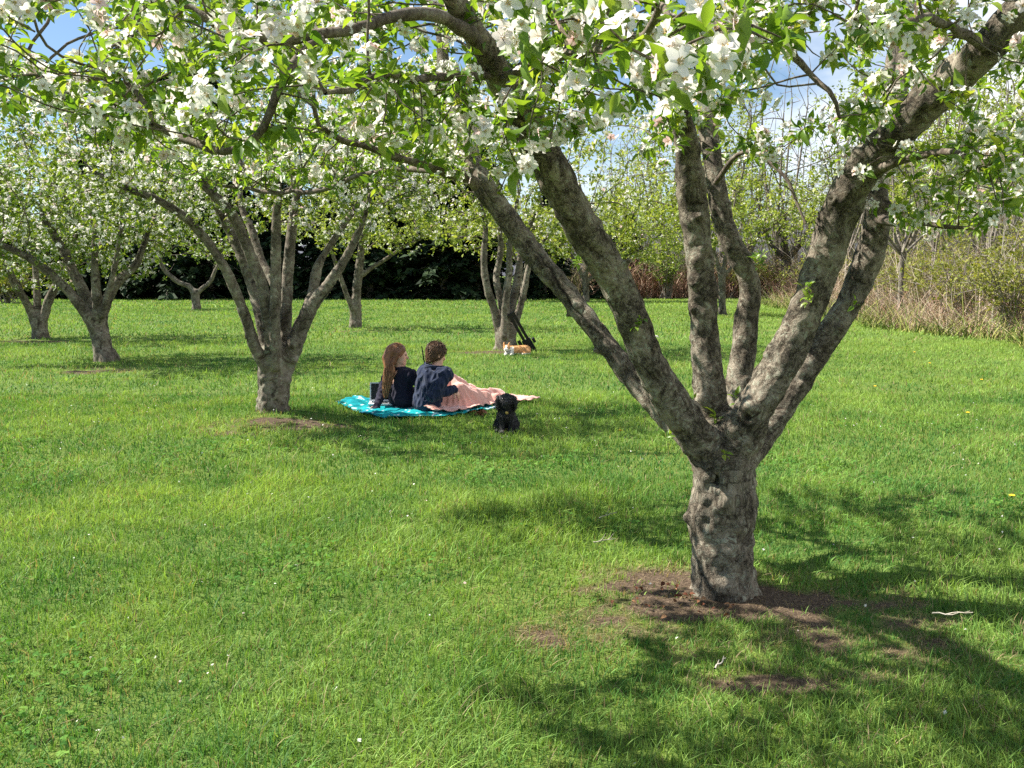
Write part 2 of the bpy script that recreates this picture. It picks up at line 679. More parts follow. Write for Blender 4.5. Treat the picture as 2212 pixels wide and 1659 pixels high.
def spot(key, x, y):
    g = G(x, y)
    g[2] = 0
    TREE_SPOTS[key] = g
    return g


spot('t2', 591, 898)
spot('t3', 229, 780)
spot('t4', 86, 731)
spot('t5', 425, 669)
spot('t6', 768, 708)
spot('t7', 1092, 756)
spot('t8', 1265, 652)
spot('t9', 1560, 680)
spot('t10', 1692, 644)
spot('t13', 1131, 650)
# bare earth round the trees: x, y, radius x, radius y, strength
DIRT = [(MAIN[0] + 0.02, MAIN[1] - 0.30, 1.0, 0.66, 0.27)]
for (px, py, rx, ry, s) in ((1330, 1348, .12, .06, .5), (1555, 1322, .30, .12, .85), (1715, 1296, .26, .12, .6), (1690, 1472, .26, .07, .75), (1400, 1425, .14, .06, .6), (1985, 1342, .17, .08, .6), (1880, 1455, .14, .05, .6), (1600, 1390, .15, .06, .5)):
    g = G(px, py)
    DIRT.append((g[0], g[1], rx * 1.25, ry * 1.25, s))
for (px, py, rx, ry, s) in ((460, 935, 0.22, 0.2, 0.75), (590, 925, 0.75, 0.42, 0.42), (60, 738, 0.9, 0.5, 0.8), (1050, 762, 0.65, 0.38, 0.9),
                            (228, 800, 0.7, 0.55, 0.4), (768, 716, 0.8, 0.6, 0.4), (428, 672, 0.8, 0.6, 0.4)):
    g = G(px, py)
    DIRT.append((g[0], g[1], rx, ry, s))


def dirt_at(x, y):
    x = np.asarray(x, float)
    y = np.asarray(y, float)
    r = np.zeros(x.shape)
    nb = noise2(x, y, 2.3, 3, 3.7) * 0.8 + noise2(x, y, 8.0, 2, 8.1) * 0.45
    for (cx, cy, rx, ry, s) in DIRT:
        q = np.sqrt(((x - cx) / rx) ** 2 + ((y - cy) / ry) ** 2)
        f = np.clip((1.35 - q) / 0.5, 0, 1)
        r = np.maximum(r, f * (s * (0.75 + 0.25 * np.clip(1.1 - q, 0, 1)) + nb * 1.15))
    return np.clip(r, 0, 1)


def height_at(x, y):
    x = np.asarray(x, float)
    y = np.asarray(y, float)
    near = np.clip(1 - (np.hypot(x, y) - 20) / 30, 0, 1)
    h = near * (0.018 * noise2(x, y, 0.8, 2, 1.3) + 0.006 * noise2(x, y, 5.0, 2, 2.1))
    for (cx, cy, a, s) in ((MAIN[0], MAIN[1], 0.035, 0.5), (TREE_SPOTS['t2'][0], TREE_SPOTS['t2'][1], 0.06, 0.6)):
        h = h + a * np.exp(-(((x - cx) ** 2 + (y - cy) ** 2) / (s * s)))
    return h


def build_ground():
    ys = [-6.0]
    while ys[-1] < 1.5:
        ys.append(ys[-1] + 0.3)
    while ys[-1] < 12.5:
        ys.append(ys[-1] + 0.045)
    st = 0.05
    while ys[-1] < 3000:
        st = min(st * 1.045, 120)
        ys.append(ys[-1] + st)
    xs = [0.0]
    st = 0.055
    while xs[-1] < 3000:
        if xs[-1] > 5:
            st = min(st * 1.06, 150)
        xs.append(xs[-1] + st)
    xs = np.array([-a for a in xs[:0:-1]] + xs)
    ys = np.array(ys)
    X, Y = np.meshgrid(xs, ys, indexing='ij')
    x, y = X.ravel(), Y.ravel()
    z = height_at(x, y)
    d = dirt_at(x, y)
    nx, ny = len(xs), len(ys)
    i = np.arange(nx - 1)[:, None] * ny + np.arange(ny - 1)[None, :]
    F = np.stack([i, i + ny, i + ny + 1, i + 1], -1).reshape(-1, 4)
    m, nt, out = material('lawn_soil')
    pos = N(nt, 'ShaderNodeNewGeometry').outputs['Position']
    n1 = N(nt, 'ShaderNodeTexNoise', Scale=0.35, Detail=5, Roughness=0.6)
    n2 = N(nt, 'ShaderNodeTexNoise', Scale=5.0, Detail=6, Roughness=0.7)
    n3 = N(nt, 'ShaderNodeTexNoise', Scale=60.0, Detail=3, Roughness=0.7)
    for n in (n1, n2, n3):
        nt.links.new(pos, n.inputs['Vector'])
    g = ramp(nt, n2.outputs['Fac'], [(0.3, (0.055, 0.105, 0.020)), (0.55, (0.120, 0.185, 0.038)), (0.75, (0.20, 0.25, 0.06))])
    g = mixc(nt, ramp(nt, n1.outputs['Fac'], [(0.45, (0, 0, 0)), (0.7, (0.7, 0.7, 0.7))]), g, (0.16, 0.19, 0.035))
    g = mixc(nt, 0.35, g, ramp(nt, n3.outputs['Fac'], [(0.35, (0.25, 0.25, 0.25)), (0.65, (1, 1, 1))]), 'MULTIPLY')
    s = ramp(nt, n3.outputs['Fac'], [(0.3, (0.040, 0.028, 0.019)), (0.55, (0.100, 0.071, 0.048)), (0.75, (0.20, 0.15, 0.105))])
    c = mixc(nt, ramp(nt, attr(nt, 'dirt'), [(0.25, (0, 0, 0)), (0.6, (1, 1, 1))]), g, s)
    p = N(nt, 'ShaderNodeBsdfPrincipled', Roughness=0.95)
    p.inputs['Specular IOR Level'].default_value = 0.1
    nt.links.new(c, p.inputs['Base Color'])
    b = N(nt, 'ShaderNodeBump', Strength=0.9, Distance=0.02)
    nt.links.new(n3.outputs['Fac'], b.inputs['Height'])
    nt.links.new(b.outputs[0], p.inputs['Normal'])
    nt.links.new(p.outputs[0], out.inputs['Surface'])
    o = new_mesh('ground', np.stack([x, y, z], 1), F, m, {'dirt': d})
    tag(o, kind='structure')


TOWEL = np.array([G(px, py)[:2] for px, py in ((724, 873), (745, 886), (790, 899), (833, 907), (905, 907), (960, 905), (1010, 896), (1045, 890), (1078, 885))] + [[-0.05, 11.35], [-2.0, 11.6]])


def in_poly(x, y, P):
    c = np.zeros(len(x), bool)
    j = len(P) - 1
    for i in range(len(P)):
        xi, yi, xj, yj = P[i][0], P[i][1], P[j][0], P[j][1]
        t = ((yi > y) != (yj > y)) & (x < (xj - xi) * (y - yi) / (yj - yi + 1e-12) + xi)
        c ^= t
        j = i
    return c


def build_grass():
    rng = np.random.default_rng(5)
    Vs, Fs, Cs, n0 = [], [], [], 0

    def zone(y0, y1, dens, seg, w, hmean, lean=1.0, wide=0.66, extra=1.6, straw=False):
        nonlocal n0
        n = int(dens * ((wide * (y1 + y0)) + 2 * extra) * (y1 - y0))
        # density follows the width of the view, with a margin to both sides
        yy = np.sqrt(rng.uniform(y0 * y0, y1 * y1, n)) if wide * y0 > extra else rng.uniform(y0, y1, n)
        xx = rng.uniform(-1, 1, n) * (wide * yy + extra)
        d = dirt_at(xx, yy)
        keep = rng.random(n) > np.clip((d - 0.30) * 1.9, 0, 0.93)
        if straw:
            keep = (d > 0.28) & (np.hypot(xx - MAIN[0], yy - MAIN[1]) < 1.4)
        tw = in_poly((xx + 0.95) / 0.955 - 0.95, (yy - 10.75) / 0.945 + 10.75, TOWEL)
        keep &= ~tw
        keep &= np.hypot(xx - MAIN[0], yy - MAIN[1]) > 0.19
        xx, yy, d = xx[keep], yy[keep], d[keep]
        n = len(xx)
        pat = noise2(xx, yy, 0.9, 3, 4.4)
        pat2 = noise2(xx, yy, 2.7, 2, 9.4)
        tall = np.clip(noise2(xx, yy, 1.6, 2, 6.6) * 2.2 - 0.35, 0, 1)
        gt = G(1010, 1520)
        tall = tall + 1.3 * np.exp(-((xx - gt[0]) ** 2 / 0.05 + (yy - gt[1]) ** 2 / 0.05))
        h = hmean * np.exp(rng.normal(0, 0.30, n)) * (1 + 0.4 * pat + 0.6 * tall + 0.35 * np.clip(pat2, -1, 1)) * (1 - 0.45 * np.clip(d * 1.5, 0, 1))
        ww = w * rng.uniform(0.7, 1.35, n)
        ang = rng.uniform(0, 2 * np.pi, n)
        bend = np.abs(rng.normal(0.55, 0.5, n)) * lean
        flat = rng.random(n) < (1.0 if straw else 0.10)
        bend[flat] = rng.uniform(1.5, 3.0, flat.sum())
        h[flat] *= 0.55
        dirv = np.stack([np.cos(ang), np.sin(ang)], 1) + 0.7 * np.stack([noise2(xx, yy, 0.7, 2, 21.0), noise2(xx, yy, 0.7, 2, 31.0)], 1)
        fa = rng.uniform(0, 2 * np.pi, n)
        side = np.stack([np.cos(fa), np.sin(fa), np.zeros(n)], 1)
        zz = height_at(xx, yy) - 0.004
        base = np.stack([xx, yy, zz], 1)
        dry = (rng.random(n) < 0.05 + 0.55 * np.clip(d * 1.4, 0, 1) + 0.05 * np.clip(pat2, 0, 1))
        if straw:
            dry[:] = True
        yel = np.clip(0.42 + 0.90 * pat + 0.65 * pat2 + rng.normal(0, 0.22, n) + 0.5 * np.clip(d * 1.6, 0, 1), 0, 1)
        # the far right of the lawn is thin and yellowish
        yel = np.clip(yel + 0.6 * np.clip((xx - 4) / 6, 0, 1) * np.clip((yy - 9) / 8, 0, 1), 0, 1)
        c0 = np.array([0.060, 0.165, 0.034])
        c1 = np.array([0.250, 0.375, 0.080])
        col = c0 + (c1 - c0) * yel[:, None]
        col *= np.exp(rng.normal(0, 0.22, n))[:, None]
        col[dry] = np.array([0.36, 0.28, 0.16]) * rng.uniform(0.25 if straw else 0.6, 1.15, dry.sum())[:, None]
        ts = np.linspace(0, 1, seg + 1)
        V = np.zeros((n, seg + 1, 2, 3))
        for k, t in enumerate(ts):
            up = h * (t - 0.18 * bend * t * t)
            out = h * bend * t * t
            c = base + np.stack([dirv[:, 0] * out, dirv[:, 1] * out, up], 1)
            hw = (ww * (1 - t ** 1.6) + 0.0004)[:, None] * side * 0.5
            V[:, k, 0] = c - hw
            V[:, k, 1] = c + hw
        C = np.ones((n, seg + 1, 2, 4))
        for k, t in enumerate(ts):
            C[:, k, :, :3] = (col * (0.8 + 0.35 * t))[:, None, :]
        b = np.arange(n)[:, None] * (2 * (seg + 1)) + np.arange(seg)[None, :] * 2
        F = np.stack([b, b + 1, b + 3, b + 2], -1).reshape(-1, 4)
        Vs.append(V.reshape(-1, 3))
        Fs.append(F + n0)
        Cs.append(C.reshape(-1, 4))
        n0 += n * 2 * (seg + 1)

    zone(3.2, 4.9, 1500, 2, 0.0035, 0.055, 1.0, straw=True)
    zone(1.5, 4.2, 7500, 3, 0.0040, 0.043)
    zone(4.2, 7.0, 4200, 2, 0.0052, 0.045)
    zone(7.0, 12.0, 1900, 2, 0.0075, 0.050)
    zone(12.0, 22.0, 520, 1, 0.014, 0.052)
    zone(22.0, 44.0, 120, 1, 0.030, 0.060)
    zone(44.0, 75.0, 40, 1, 0.060, 0.070)
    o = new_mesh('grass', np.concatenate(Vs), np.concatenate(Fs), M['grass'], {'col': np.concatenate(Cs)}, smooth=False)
    tag(o, 'short green lawn grass covering the whole orchard floor', 'grass', kind='stuff')


# ---------------------------------------------------------------- foliage
def leaf_template(rows=4):
    V, F = [], []
    prof = {2: [(0, 0.05), (1, 0.05)], 3: [(0, 0.03), (0.45, 0.25), (1, 0.02)], 4: [(0, 0.03), (0.3, 0.21), (0.62, 0.20), (1, 0.01)]}[rows]
    for t, w in prof:
        z = 0.10 * math.sin(t * 2.4) - 0.20 * t * t
        V += [(-w, t, z + w * 0.45), (0, t, z), (w, t, z + w * 0.45)]
    for r in range(rows - 1):
        a = r * 3
        F += [(a, a + 1, a + 4, a + 3), (a + 1, a + 2, a + 5, a + 4)]
    return np.array(V, float), np.array(F)


def leaf_quad():
    return np.array([(0, 0, 0), (0.30, 0.45, 0.07), (0, 1, -0.08), (-0.30, 0.45, 0.07)], float), np.array([[0, 1, 2, 3]])


def flower_template(hi=True):
    V, F, C = [], [], []
    for k in range(5):
        a = k * 2 * math.pi / 5
        ca, sa = math.cos(a), math.sin(a)
        if hi:
            rows = [(0.10, 0.07, 0.02), (0.55, 0.40, 0.16), (1.0, 0.22, 0.22)]
            b = len(V)
            for r, w, z in rows:
                for s, dz in ((-1, 0.10), (0, 0), (1, 0.10)):
                    rr = r + (0.06 if (s == 0 and r == 1.0) else 0)
                    V.append((ca * rr - sa * w * s, sa * rr + ca * w * s, z + dz * (w / 0.4)))
                    C.append(0.0)
            for q in (0, 1):
                for e in (0, 1):
                    i = b + q * 3 + e
                    F.append((i, i + 1, i + 4, i + 3))
        else:
            b = len(V)
            for r, w, z in ((0.05, 0, 0), (0.6, 0.40, 0.18), (1.0, 0, 0.25), (0.6, -0.40, 0.18)):
                V.append((ca * r - sa * w, sa * r + ca * w, z))
                C.append(0.0)
            F.append((b, b + 1, b + 2, b + 3))
    if hi:
        for k in range(8):
            a = k * 2 * math.pi / 8 + 0.3
            b = len(V)
            ca, sa = math.cos(a), math.sin(a)
            for r, w, z in ((0.02, 0.02, 0.02), (0.24, 0.025, 0.30)):
                V += [(ca * r - sa * w, sa * r + ca * w, z), (ca * r + sa * w, sa * r - ca * w, z)]
            C += [0.5, 0.5, 1.0, 1.0]
            F.append((b, b + 1, b + 3, b + 2))
    return np.array(V, float), np.array(F), np.array(C)


def stamp(T, F, pos, ax, ay, az, size):
    """Copies of template T at pos with axes ax, ay, az: arrays only, one mesh."""
    n, m = len(pos), len(T)
    V = pos[:, None, :] + size[:, None, None] * (T[None, :, 0, None] * ax[:, None, :] + T[None, :, 1, None] * ay[:, None, :] + T[None, :, 2, None] * az[:, None, :])
    Q = (np.arange(n)[:, None, None] * m + F[None]).reshape(-1, F.shape[1])
    return V.reshape(-1, 3), Q


def frame_from(d, up):
    d = unit(d)
    n = up - (np.sum(up * d, 1))[:, None] * d
    n = unit(n)
    s = np.cross(d, n)
    return s, d, n


def foliage(rng, pos, axis, nleaf, leaf_len, nflow, flow_r, lod, parent, leaf_mat, sizevar=0.25, flower_share=0.6, force=None):
    """Spurs: a whorl of leaves and a bunch of blossom at each position."""
    S = len(pos)
    axis = unit(axis)
    ref = np.where(np.abs(axis[:, 2:3]) < 0.8, np.array([[0, 0, 1.0]]), np.array([[1.0, 0, 0]]))
    e1 = unit(np.cross(axis, ref))
    e2 = np.cross(axis, e1)
    # leaves
    cnt = rng.poisson(nleaf, S)
    idx = np.repeat(np.arange(S), cnt)
    L = len(idx)
    phi = rng.uniform(0, 2 * np.pi, L)
    el = np.radians(rng.uniform(-5, 62, L))
    d = np.cos(el)[:, None] * (np.cos(phi)[:, None] * e1[idx] + np.sin(phi)[:, None] * e2[idx]) + np.sin(el)[:, None] * axis[idx]
    d[:, 2] -= 0.12
    up = axis[idx] * 0.7 + np.array([0, 0, 0.8]) + rng.normal(0, 0.35, (L, 3))
    ax, ay, az = frame_from(d, up)
    size = leaf_len * np.exp(rng.normal(0, sizevar, L))
    p = pos[idx] + d * 0.012 + axis[idx] * rng.uniform(-0.01, 0.015, L)[:, None]
    if lod == 0:
        T, F = leaf_template(4)
    elif lod == 1:
        T, F = leaf_template(3)
    else:
        T, F = leaf_quad()
    if lod >= 2:
        p = pos[idx] + d * rng.uniform(0, 1, L)[:, None] * leaf_len * 0.8
    V, Q = stamp(T, F, p, ax, ay, az, size)
    base = rng.random(S)[idx] * 0.45 + rng.random(L) * 0.55
    new_mesh('foliage', V, Q, leaf_mat, {'rnd': np.repeat(base, len(T))}, True, parent)
    if nflow <= 0:
        return
    fl = rng.random(S) < flower_share
    cnt = np.where(fl, np.maximum(1, rng.poisson(nflow, S)), 0)
    if force is not None:
        cnt = np.where(force > 0, force, cnt)
    idx = np.repeat(np.arange(S), cnt)
    L = len(idx)
    d = unit(axis[idx] * 0.55 + rng.normal(0, 0.62, (L, 3)) + np.array([0, 0, 0.15]))
    rad = flow_r * np.exp(rng.normal(0, 0.14, L))
    p = pos[idx] + axis[idx] * 0.014 + d * (flow_r * rng.uniform(0.9, 1.9, L))[:, None]
    up = rng.normal(0, 1, (L, 3))
    s, dd, n = frame_from(d, up)
    T, F, C = flower_template(lod == 0)
    V, Q = stamp(T, F, p, s, n, dd, rad)
    if lod == 0:
        V = V + rng.normal(0, 0.0012, V.shape)
    else:
        V = V + rng.normal(0, 0.0025, V.shape)
    rnd = np.repeat(np.clip(rng.random(L) ** 1.3, 0, 1), len(T))
    ctr = np.tile(C, L)
    new_mesh('blossom', V, Q, M['petal'], {'rnd': rnd, 'ctr': ctr}, True, parent)


def colonize(rng, A, seeds, seed_r, step, di, dk, iters=90, jit=0.22, bias=(0, 0, 0.05)):
    """Branches that grow towards a cloud of points: returns positions, parents."""
    pos = [np.array(s, float) for s in seeds]
    par = [-1] * len(pos)
    P = np.array(pos)
    nn = np.full(len(A), 0)
    nd = np.full(len(A), 1e9)

    def update(lo, hi):
        Q = P[lo:hi]
        for s in range(0, len(Q), 400):
            q = Q[s:s + 400]
            d = np.linalg.norm(A[:, None, :] - q[None], axis=2)
            k = d.argmin(1)
            v = d[np.arange(len(A)), k]
            b = v < nd
            nd[b] = v[b]
            nn[b] = lo + s + k[b]

    update(0, len(P))
    alive = nd > dk
    bias = np.array(bias)
    stuck = {}
    for it in range(iters):
        act = alive & (nd < di)
        if not act.any():
            di *= 1.5
            act = alive & (nd < di)
            if not act.any():
                break
        u, inv = np.unique(nn[act], return_inverse=True)
        S = np.zeros((len(u), 3))
        np.add.at(S, inv, unit(A[act] - P[nn[act]]))
        S = unit(S) + rng.normal(0, jit, S.shape) + bias
        S = unit(S)
        newp, newq = [], []
        for k, i in enumerate(u):
            c = stuck.get(i, 0)
            if c >= 3:
                ai = np.where(act & (nn == i))[0]
                alive[ai] = False
                continue
            stuck[i] = c + 1
            newp.append(P[i] + S[k] * step)
            newq.append(int(i))
        if not newp:
            continue
        lo = len(P)
        P = np.vstack([P, np.array(newp)])
        par += newq
        update(lo, len(P))
        alive &= nd > dk
        if not alive.any():
            break
    return P, np.array(par)


def radii_of(P, par, nseed, seed_r, tip, power=2.4, cap=0.03):
    n = len(P)
    acc = np.zeros(n)
    kids = np.zeros(n, int)
    for i in range(nseed, n):
        kids[par[i]] += 1
    for i in range(n - 1, nseed - 1, -1):
        if kids[i] == 0:
            acc[i] = tip ** power
        acc[i] = max(acc[i], tip ** power)
        acc[par[i]] += acc[i]
    r = acc ** (1 / power)
    r = np.minimum(r, cap)
    r[:nseed] = seed_r
    return r, kids


def branch_tubes(geo, P, par, r, nseed, kmin=4, kmax=8):
    n = len(P)
    best = {}
    for i in range(nseed, n):
        p = par[i]
        if p >= nseed and (p not in best or r[i] > r[best[p]]):
            best[p] = i
    cont = set(best.values())
    for i in range(nseed, n):
        if i in cont:
            continue
        ch = [par[i], i]
        while ch[-1] in best:
            ch.append(best[ch[-1]])
        pts = P[ch].copy()
        rr = r[ch].copy()
        rr[0] = min(rr[0], rr[1] * 1.25)
        rr[-1] *= 0.5
        if len(pts) > 3:
            pts[1:-1] = 0.5 * pts[1:-1] + 0.25 * (pts[:-2] + pts[2:])
        k = kmax if rr[1] > 0.012 else kmin
        geo.tube(pts, rr, k)


def blob_points(rng, blobs):
    out = []
    for c, r, n in blobs:
        d = unit(rng.normal(0, 1, (n, 3)))
        q = rng.random(n) ** (1 / 2.4)
        out.append(np.asarray(c) + d * q[:, None] * np.asarray(r))
    return np.concatenate(out)


def project(P):
    q = P - np.array([0, 0, CAM_H])
    cp, sp = math.cos(PITCH), math.sin(PITCH)
    f = q[:, 1] * cp - q[:, 2] * sp
    u = q[:, 1] * sp + q[:, 2] * cp
    f = np.where(np.abs(f) < 1e-3, 1e-3, f)
    return (512 + FPX * q[:, 0] / f) / K, (384 - FPX * u / f) / K, f


def wood(parent, limbs, voxel, k, mat, lump=1.0, knots=0, seed=1, roots=0, base=None, holes=(), stubs=0):
    """Trunk and limbs grown as one surface, then cut into a trunk part and one part per limb."""
    rng = np.random.default_rng(seed)
    segs, ids = [], []
    lines = []
    for li, (P, R) in enumerate(limbs):
        p, r = spline(P, R, max(voxel * 5, 0.05))
        lines.append((p, r))
    allp = np.concatenate([p for p, r in lines])
    mr = max(r.max() for p, r in lines) + 0.12
    s = SDF(allp.min(0) - mr, allp.max(0) + mr, voxel)
    for p, r in lines:
        s.chain(p, r, k)
    if roots:
        b = lines[0][0][0]
        r0 = lines[0][1][0]
        for a in range(roots):
            an = a * 2 * math.pi / roots + rng.uniform(-0.4, 0.4)
            d = np.array([math.cos(an), math.sin(an), 0])
            s.cap(b + d * r0 * 0.5 + [0, 0, r0 * 1.2], b + d * r0 * 0.95 + [0, 0, 0.02], r0 * 0.42, r0 * 0.32, k)
    for _ in range(stubs):
        li = rng.integers(1, len(lines))
        p, r = lines[li]
        j = rng.integers(int(len(p) * 0.25), len(p) - 1)
        d = unit(p[j + 1] - p[j])
        o = unit(np.cross(d, rng.normal(0, 1, 3)))
        e = unit(o + d * 0.5)
        q = r[j]
        s.cap(p[j] + o * q * 0.6, p[j] + o * q * 0.8 + e * q * rng.uniform(0.4, 0.8), q * rng.uniform(0.22, 0.36), q * rng.uniform(0.15, 0.26), 0.02)
    for (c, r) in holes:
        s.ell(c, r, 0.02, sub=True)
    V, F = s.mesh()
    V = relax(V, F, 4, 0.5)
    # straightened coordinates along each limb for the bark
    nl = len(lines)
    Dm = np.full((nl, len(V)), 1e3)
    Bm = np.zeros((nl, len(V), 3))
    Rm = np.zeros((nl, len(V)))
    SA, RA, LI, E1, E2 = [], [], [], [], []
    frames = []
    for li, (p, r) in enumerate(lines):
        t = unit(np.diff(p, axis=0))
        e1 = unit(np.cross(t[0], [0.3, 1, 0.1]))
        acc = 0.0
        if li:
            # carry on the measure and the frame of the wood this limb springs from
            fp = np.concatenate([f[0] for f in frames]); fs = np.concatenate([f[1] for f in frames]); fe = np.concatenate([f[2] for f in frames])
            q = np.linalg.norm(fp - p[0], axis=1).argmin()
            acc, e1 = fs[q], fe[q]
        ps, pe = [], []
        for j in range(len(t)):
            e1 = unit(e1 - (e1 @ t[j]) * t[j])
            e2 = np.cross(t[j], e1)
            sl = np.linalg.norm(p[j + 1] - p[j])
            ps.append(acc); pe.append(e1.copy())
            SA.append(p[j]); RA.append(r[j]); LI.append(li); E1.append(e1.copy()); E2.append(e2)
            rel = V - p[j]
            tt = np.clip((rel @ t[j]) / sl, 0, 1)
            rad = r[j] + (r[j + 1] - r[j]) * tt
            d = np.linalg.norm(rel - (tt * sl)[:, None] * t[j], axis=1) - rad
            k2 = d < Dm[li]
            Dm[li][k2] = d[k2]
            Rm[li][k2] = rad[k2]
            Bm[li][k2] = np.stack([rel @ e1, rel @ e2, acc + tt * sl], 1)[k2]
            acc += sl
        frames.append((p[:-1], np.array(ps), np.array(pe)))
    SA, RA, LI, E1, E2 = map(np.array, (SA, RA, LI, E1, E2))
    limb_id = Dm.argmin(0)
    W = np.exp(-np.clip((Dm - Dm.min(0)) / (voxel * 2.2), 0, 40))
    W /= W.sum(0)
    bk = np.einsum('ln,lnk->nk', W, Bm)
    rl = np.einsum('ln,ln->n', W, Rm)
    NV = normals(V, F)
    rloc = rl
    wr = np.maximum(rloc, 0.03)
    disp = 0.085 * rloc * vnoise(V * (0.55 / wr)[:, None].mean()) + 0.09 * rloc * vnoise(V * (1.6 / wr).mean() + 9)
    fine = 0.06 * rloc * fbm(bk * np.array([38, 38, 9.0]), 2) + 0.012 * rloc * vnoise(bk * np.array([9, 9, 24.0])) + 0.05 * rloc * fbm(bk * np.array([70, 70, 30.0]), 2)
    disp = disp + fine
    disp *= lump
    scars = []
    for q in range(knots):
        j = rng.integers(len(SA))
        if LI[j] == 0 and rng.random() < 0.5:
            continue
        an = rng.uniform(0, 2 * np.pi)
        c = SA[j] + (E1[j] * math.cos(an) + E2[j] * math.sin(an)) * RA[j]
        rr = RA[j] * rng.uniform(0.35, 0.62)
        dist = np.linalg.norm(V - c, axis=1) / rr
        w = np.exp(-dist ** 2 * 1.6)
        disp += RA[j] * rng.uniform(0.22, 0.45) * w
        if rng.random() < 0.6:
            disp -= RA[j] * 0.38 * np.exp(-(dist / 0.33) ** 2)
            scars.append((c, rr))
    for _ in range(2):
        S = np.zeros(len(V)); C = np.zeros(len(V))
        for i in range(4):
            np.add.at(S, F[:, i], disp[F[:, (i + 1) % 4]] + disp[F[:, i - 1]]); np.add.at(C, F[:, i], 2)
        disp = 0.5 * disp + 0.5 * S / np.maximum(C, 1)
    V = V + NV * disp[:, None]
    # long splits in the bark and the dark hollows of old pruning scars
    dk_at = np.zeros(len(V))
    sarc = np.concatenate([f[1] for f in frames])
    for q in range(knots // 4):
        li = int(rng.integers(0, nl))
        th = rng.uniform(-np.pi, 0) if q % 3 else rng.uniform(-np.pi, np.pi)
        s0 = rng.uniform(frames[li][1][0], frames[li][1][-1])
        ln = rng.uniform(0.15, 0.6)
        a = np.arctan2(bk[:, 1], bk[:, 0]) - th - 0.35 * np.sin((bk[:, 2] - s0) * 9 + q) - 0.25 * vnoise(np.stack([bk[:, 2] * 25, bk[:, 2] * 0 + q, bk[:, 2] * 0], 1))
        a = np.abs((a + np.pi) % (2 * np.pi) - np.pi) * rl
        along = np.clip(1 - np.abs(bk[:, 2] - s0) / ln, 0, 1)
        w = np.exp(-(a / (voxel * 0.75 * (0.4 + along))) ** 2) * (along > 0) * np.minimum(1, along * 3) * (limb_id == li)
        dk_at = np.maximum(dk_at, w)
    for c, rr in scars:
        dist = np.linalg.norm(V - c, axis=1) / rr
        dk_at = np.maximum(dk_at, 0.9 * np.exp(-(dist / 0.30) ** 2))
        dk_at = np.maximum(dk_at, 0.55 * np.exp(-((dist - 0.85) / 0.14) ** 2))
    V = V - NV * (0.006 * dk_at * (rl > 0.02))[:, None]
    fl = limb_id[F]
    face_l = np.sort(fl, 1)[:, 1]
    for li in range(len(limbs)):
        f = F[face_l == li]
        if not len(f):
            continue
        u, inv = np.unique(f, return_inverse=True)
        new_mesh('trunk' if li == 0 else 'limb', V[u], inv.reshape(f.shape), mat, {'bark': bk[u], 'split': dk_at[u]}, True, parent)
    return lines


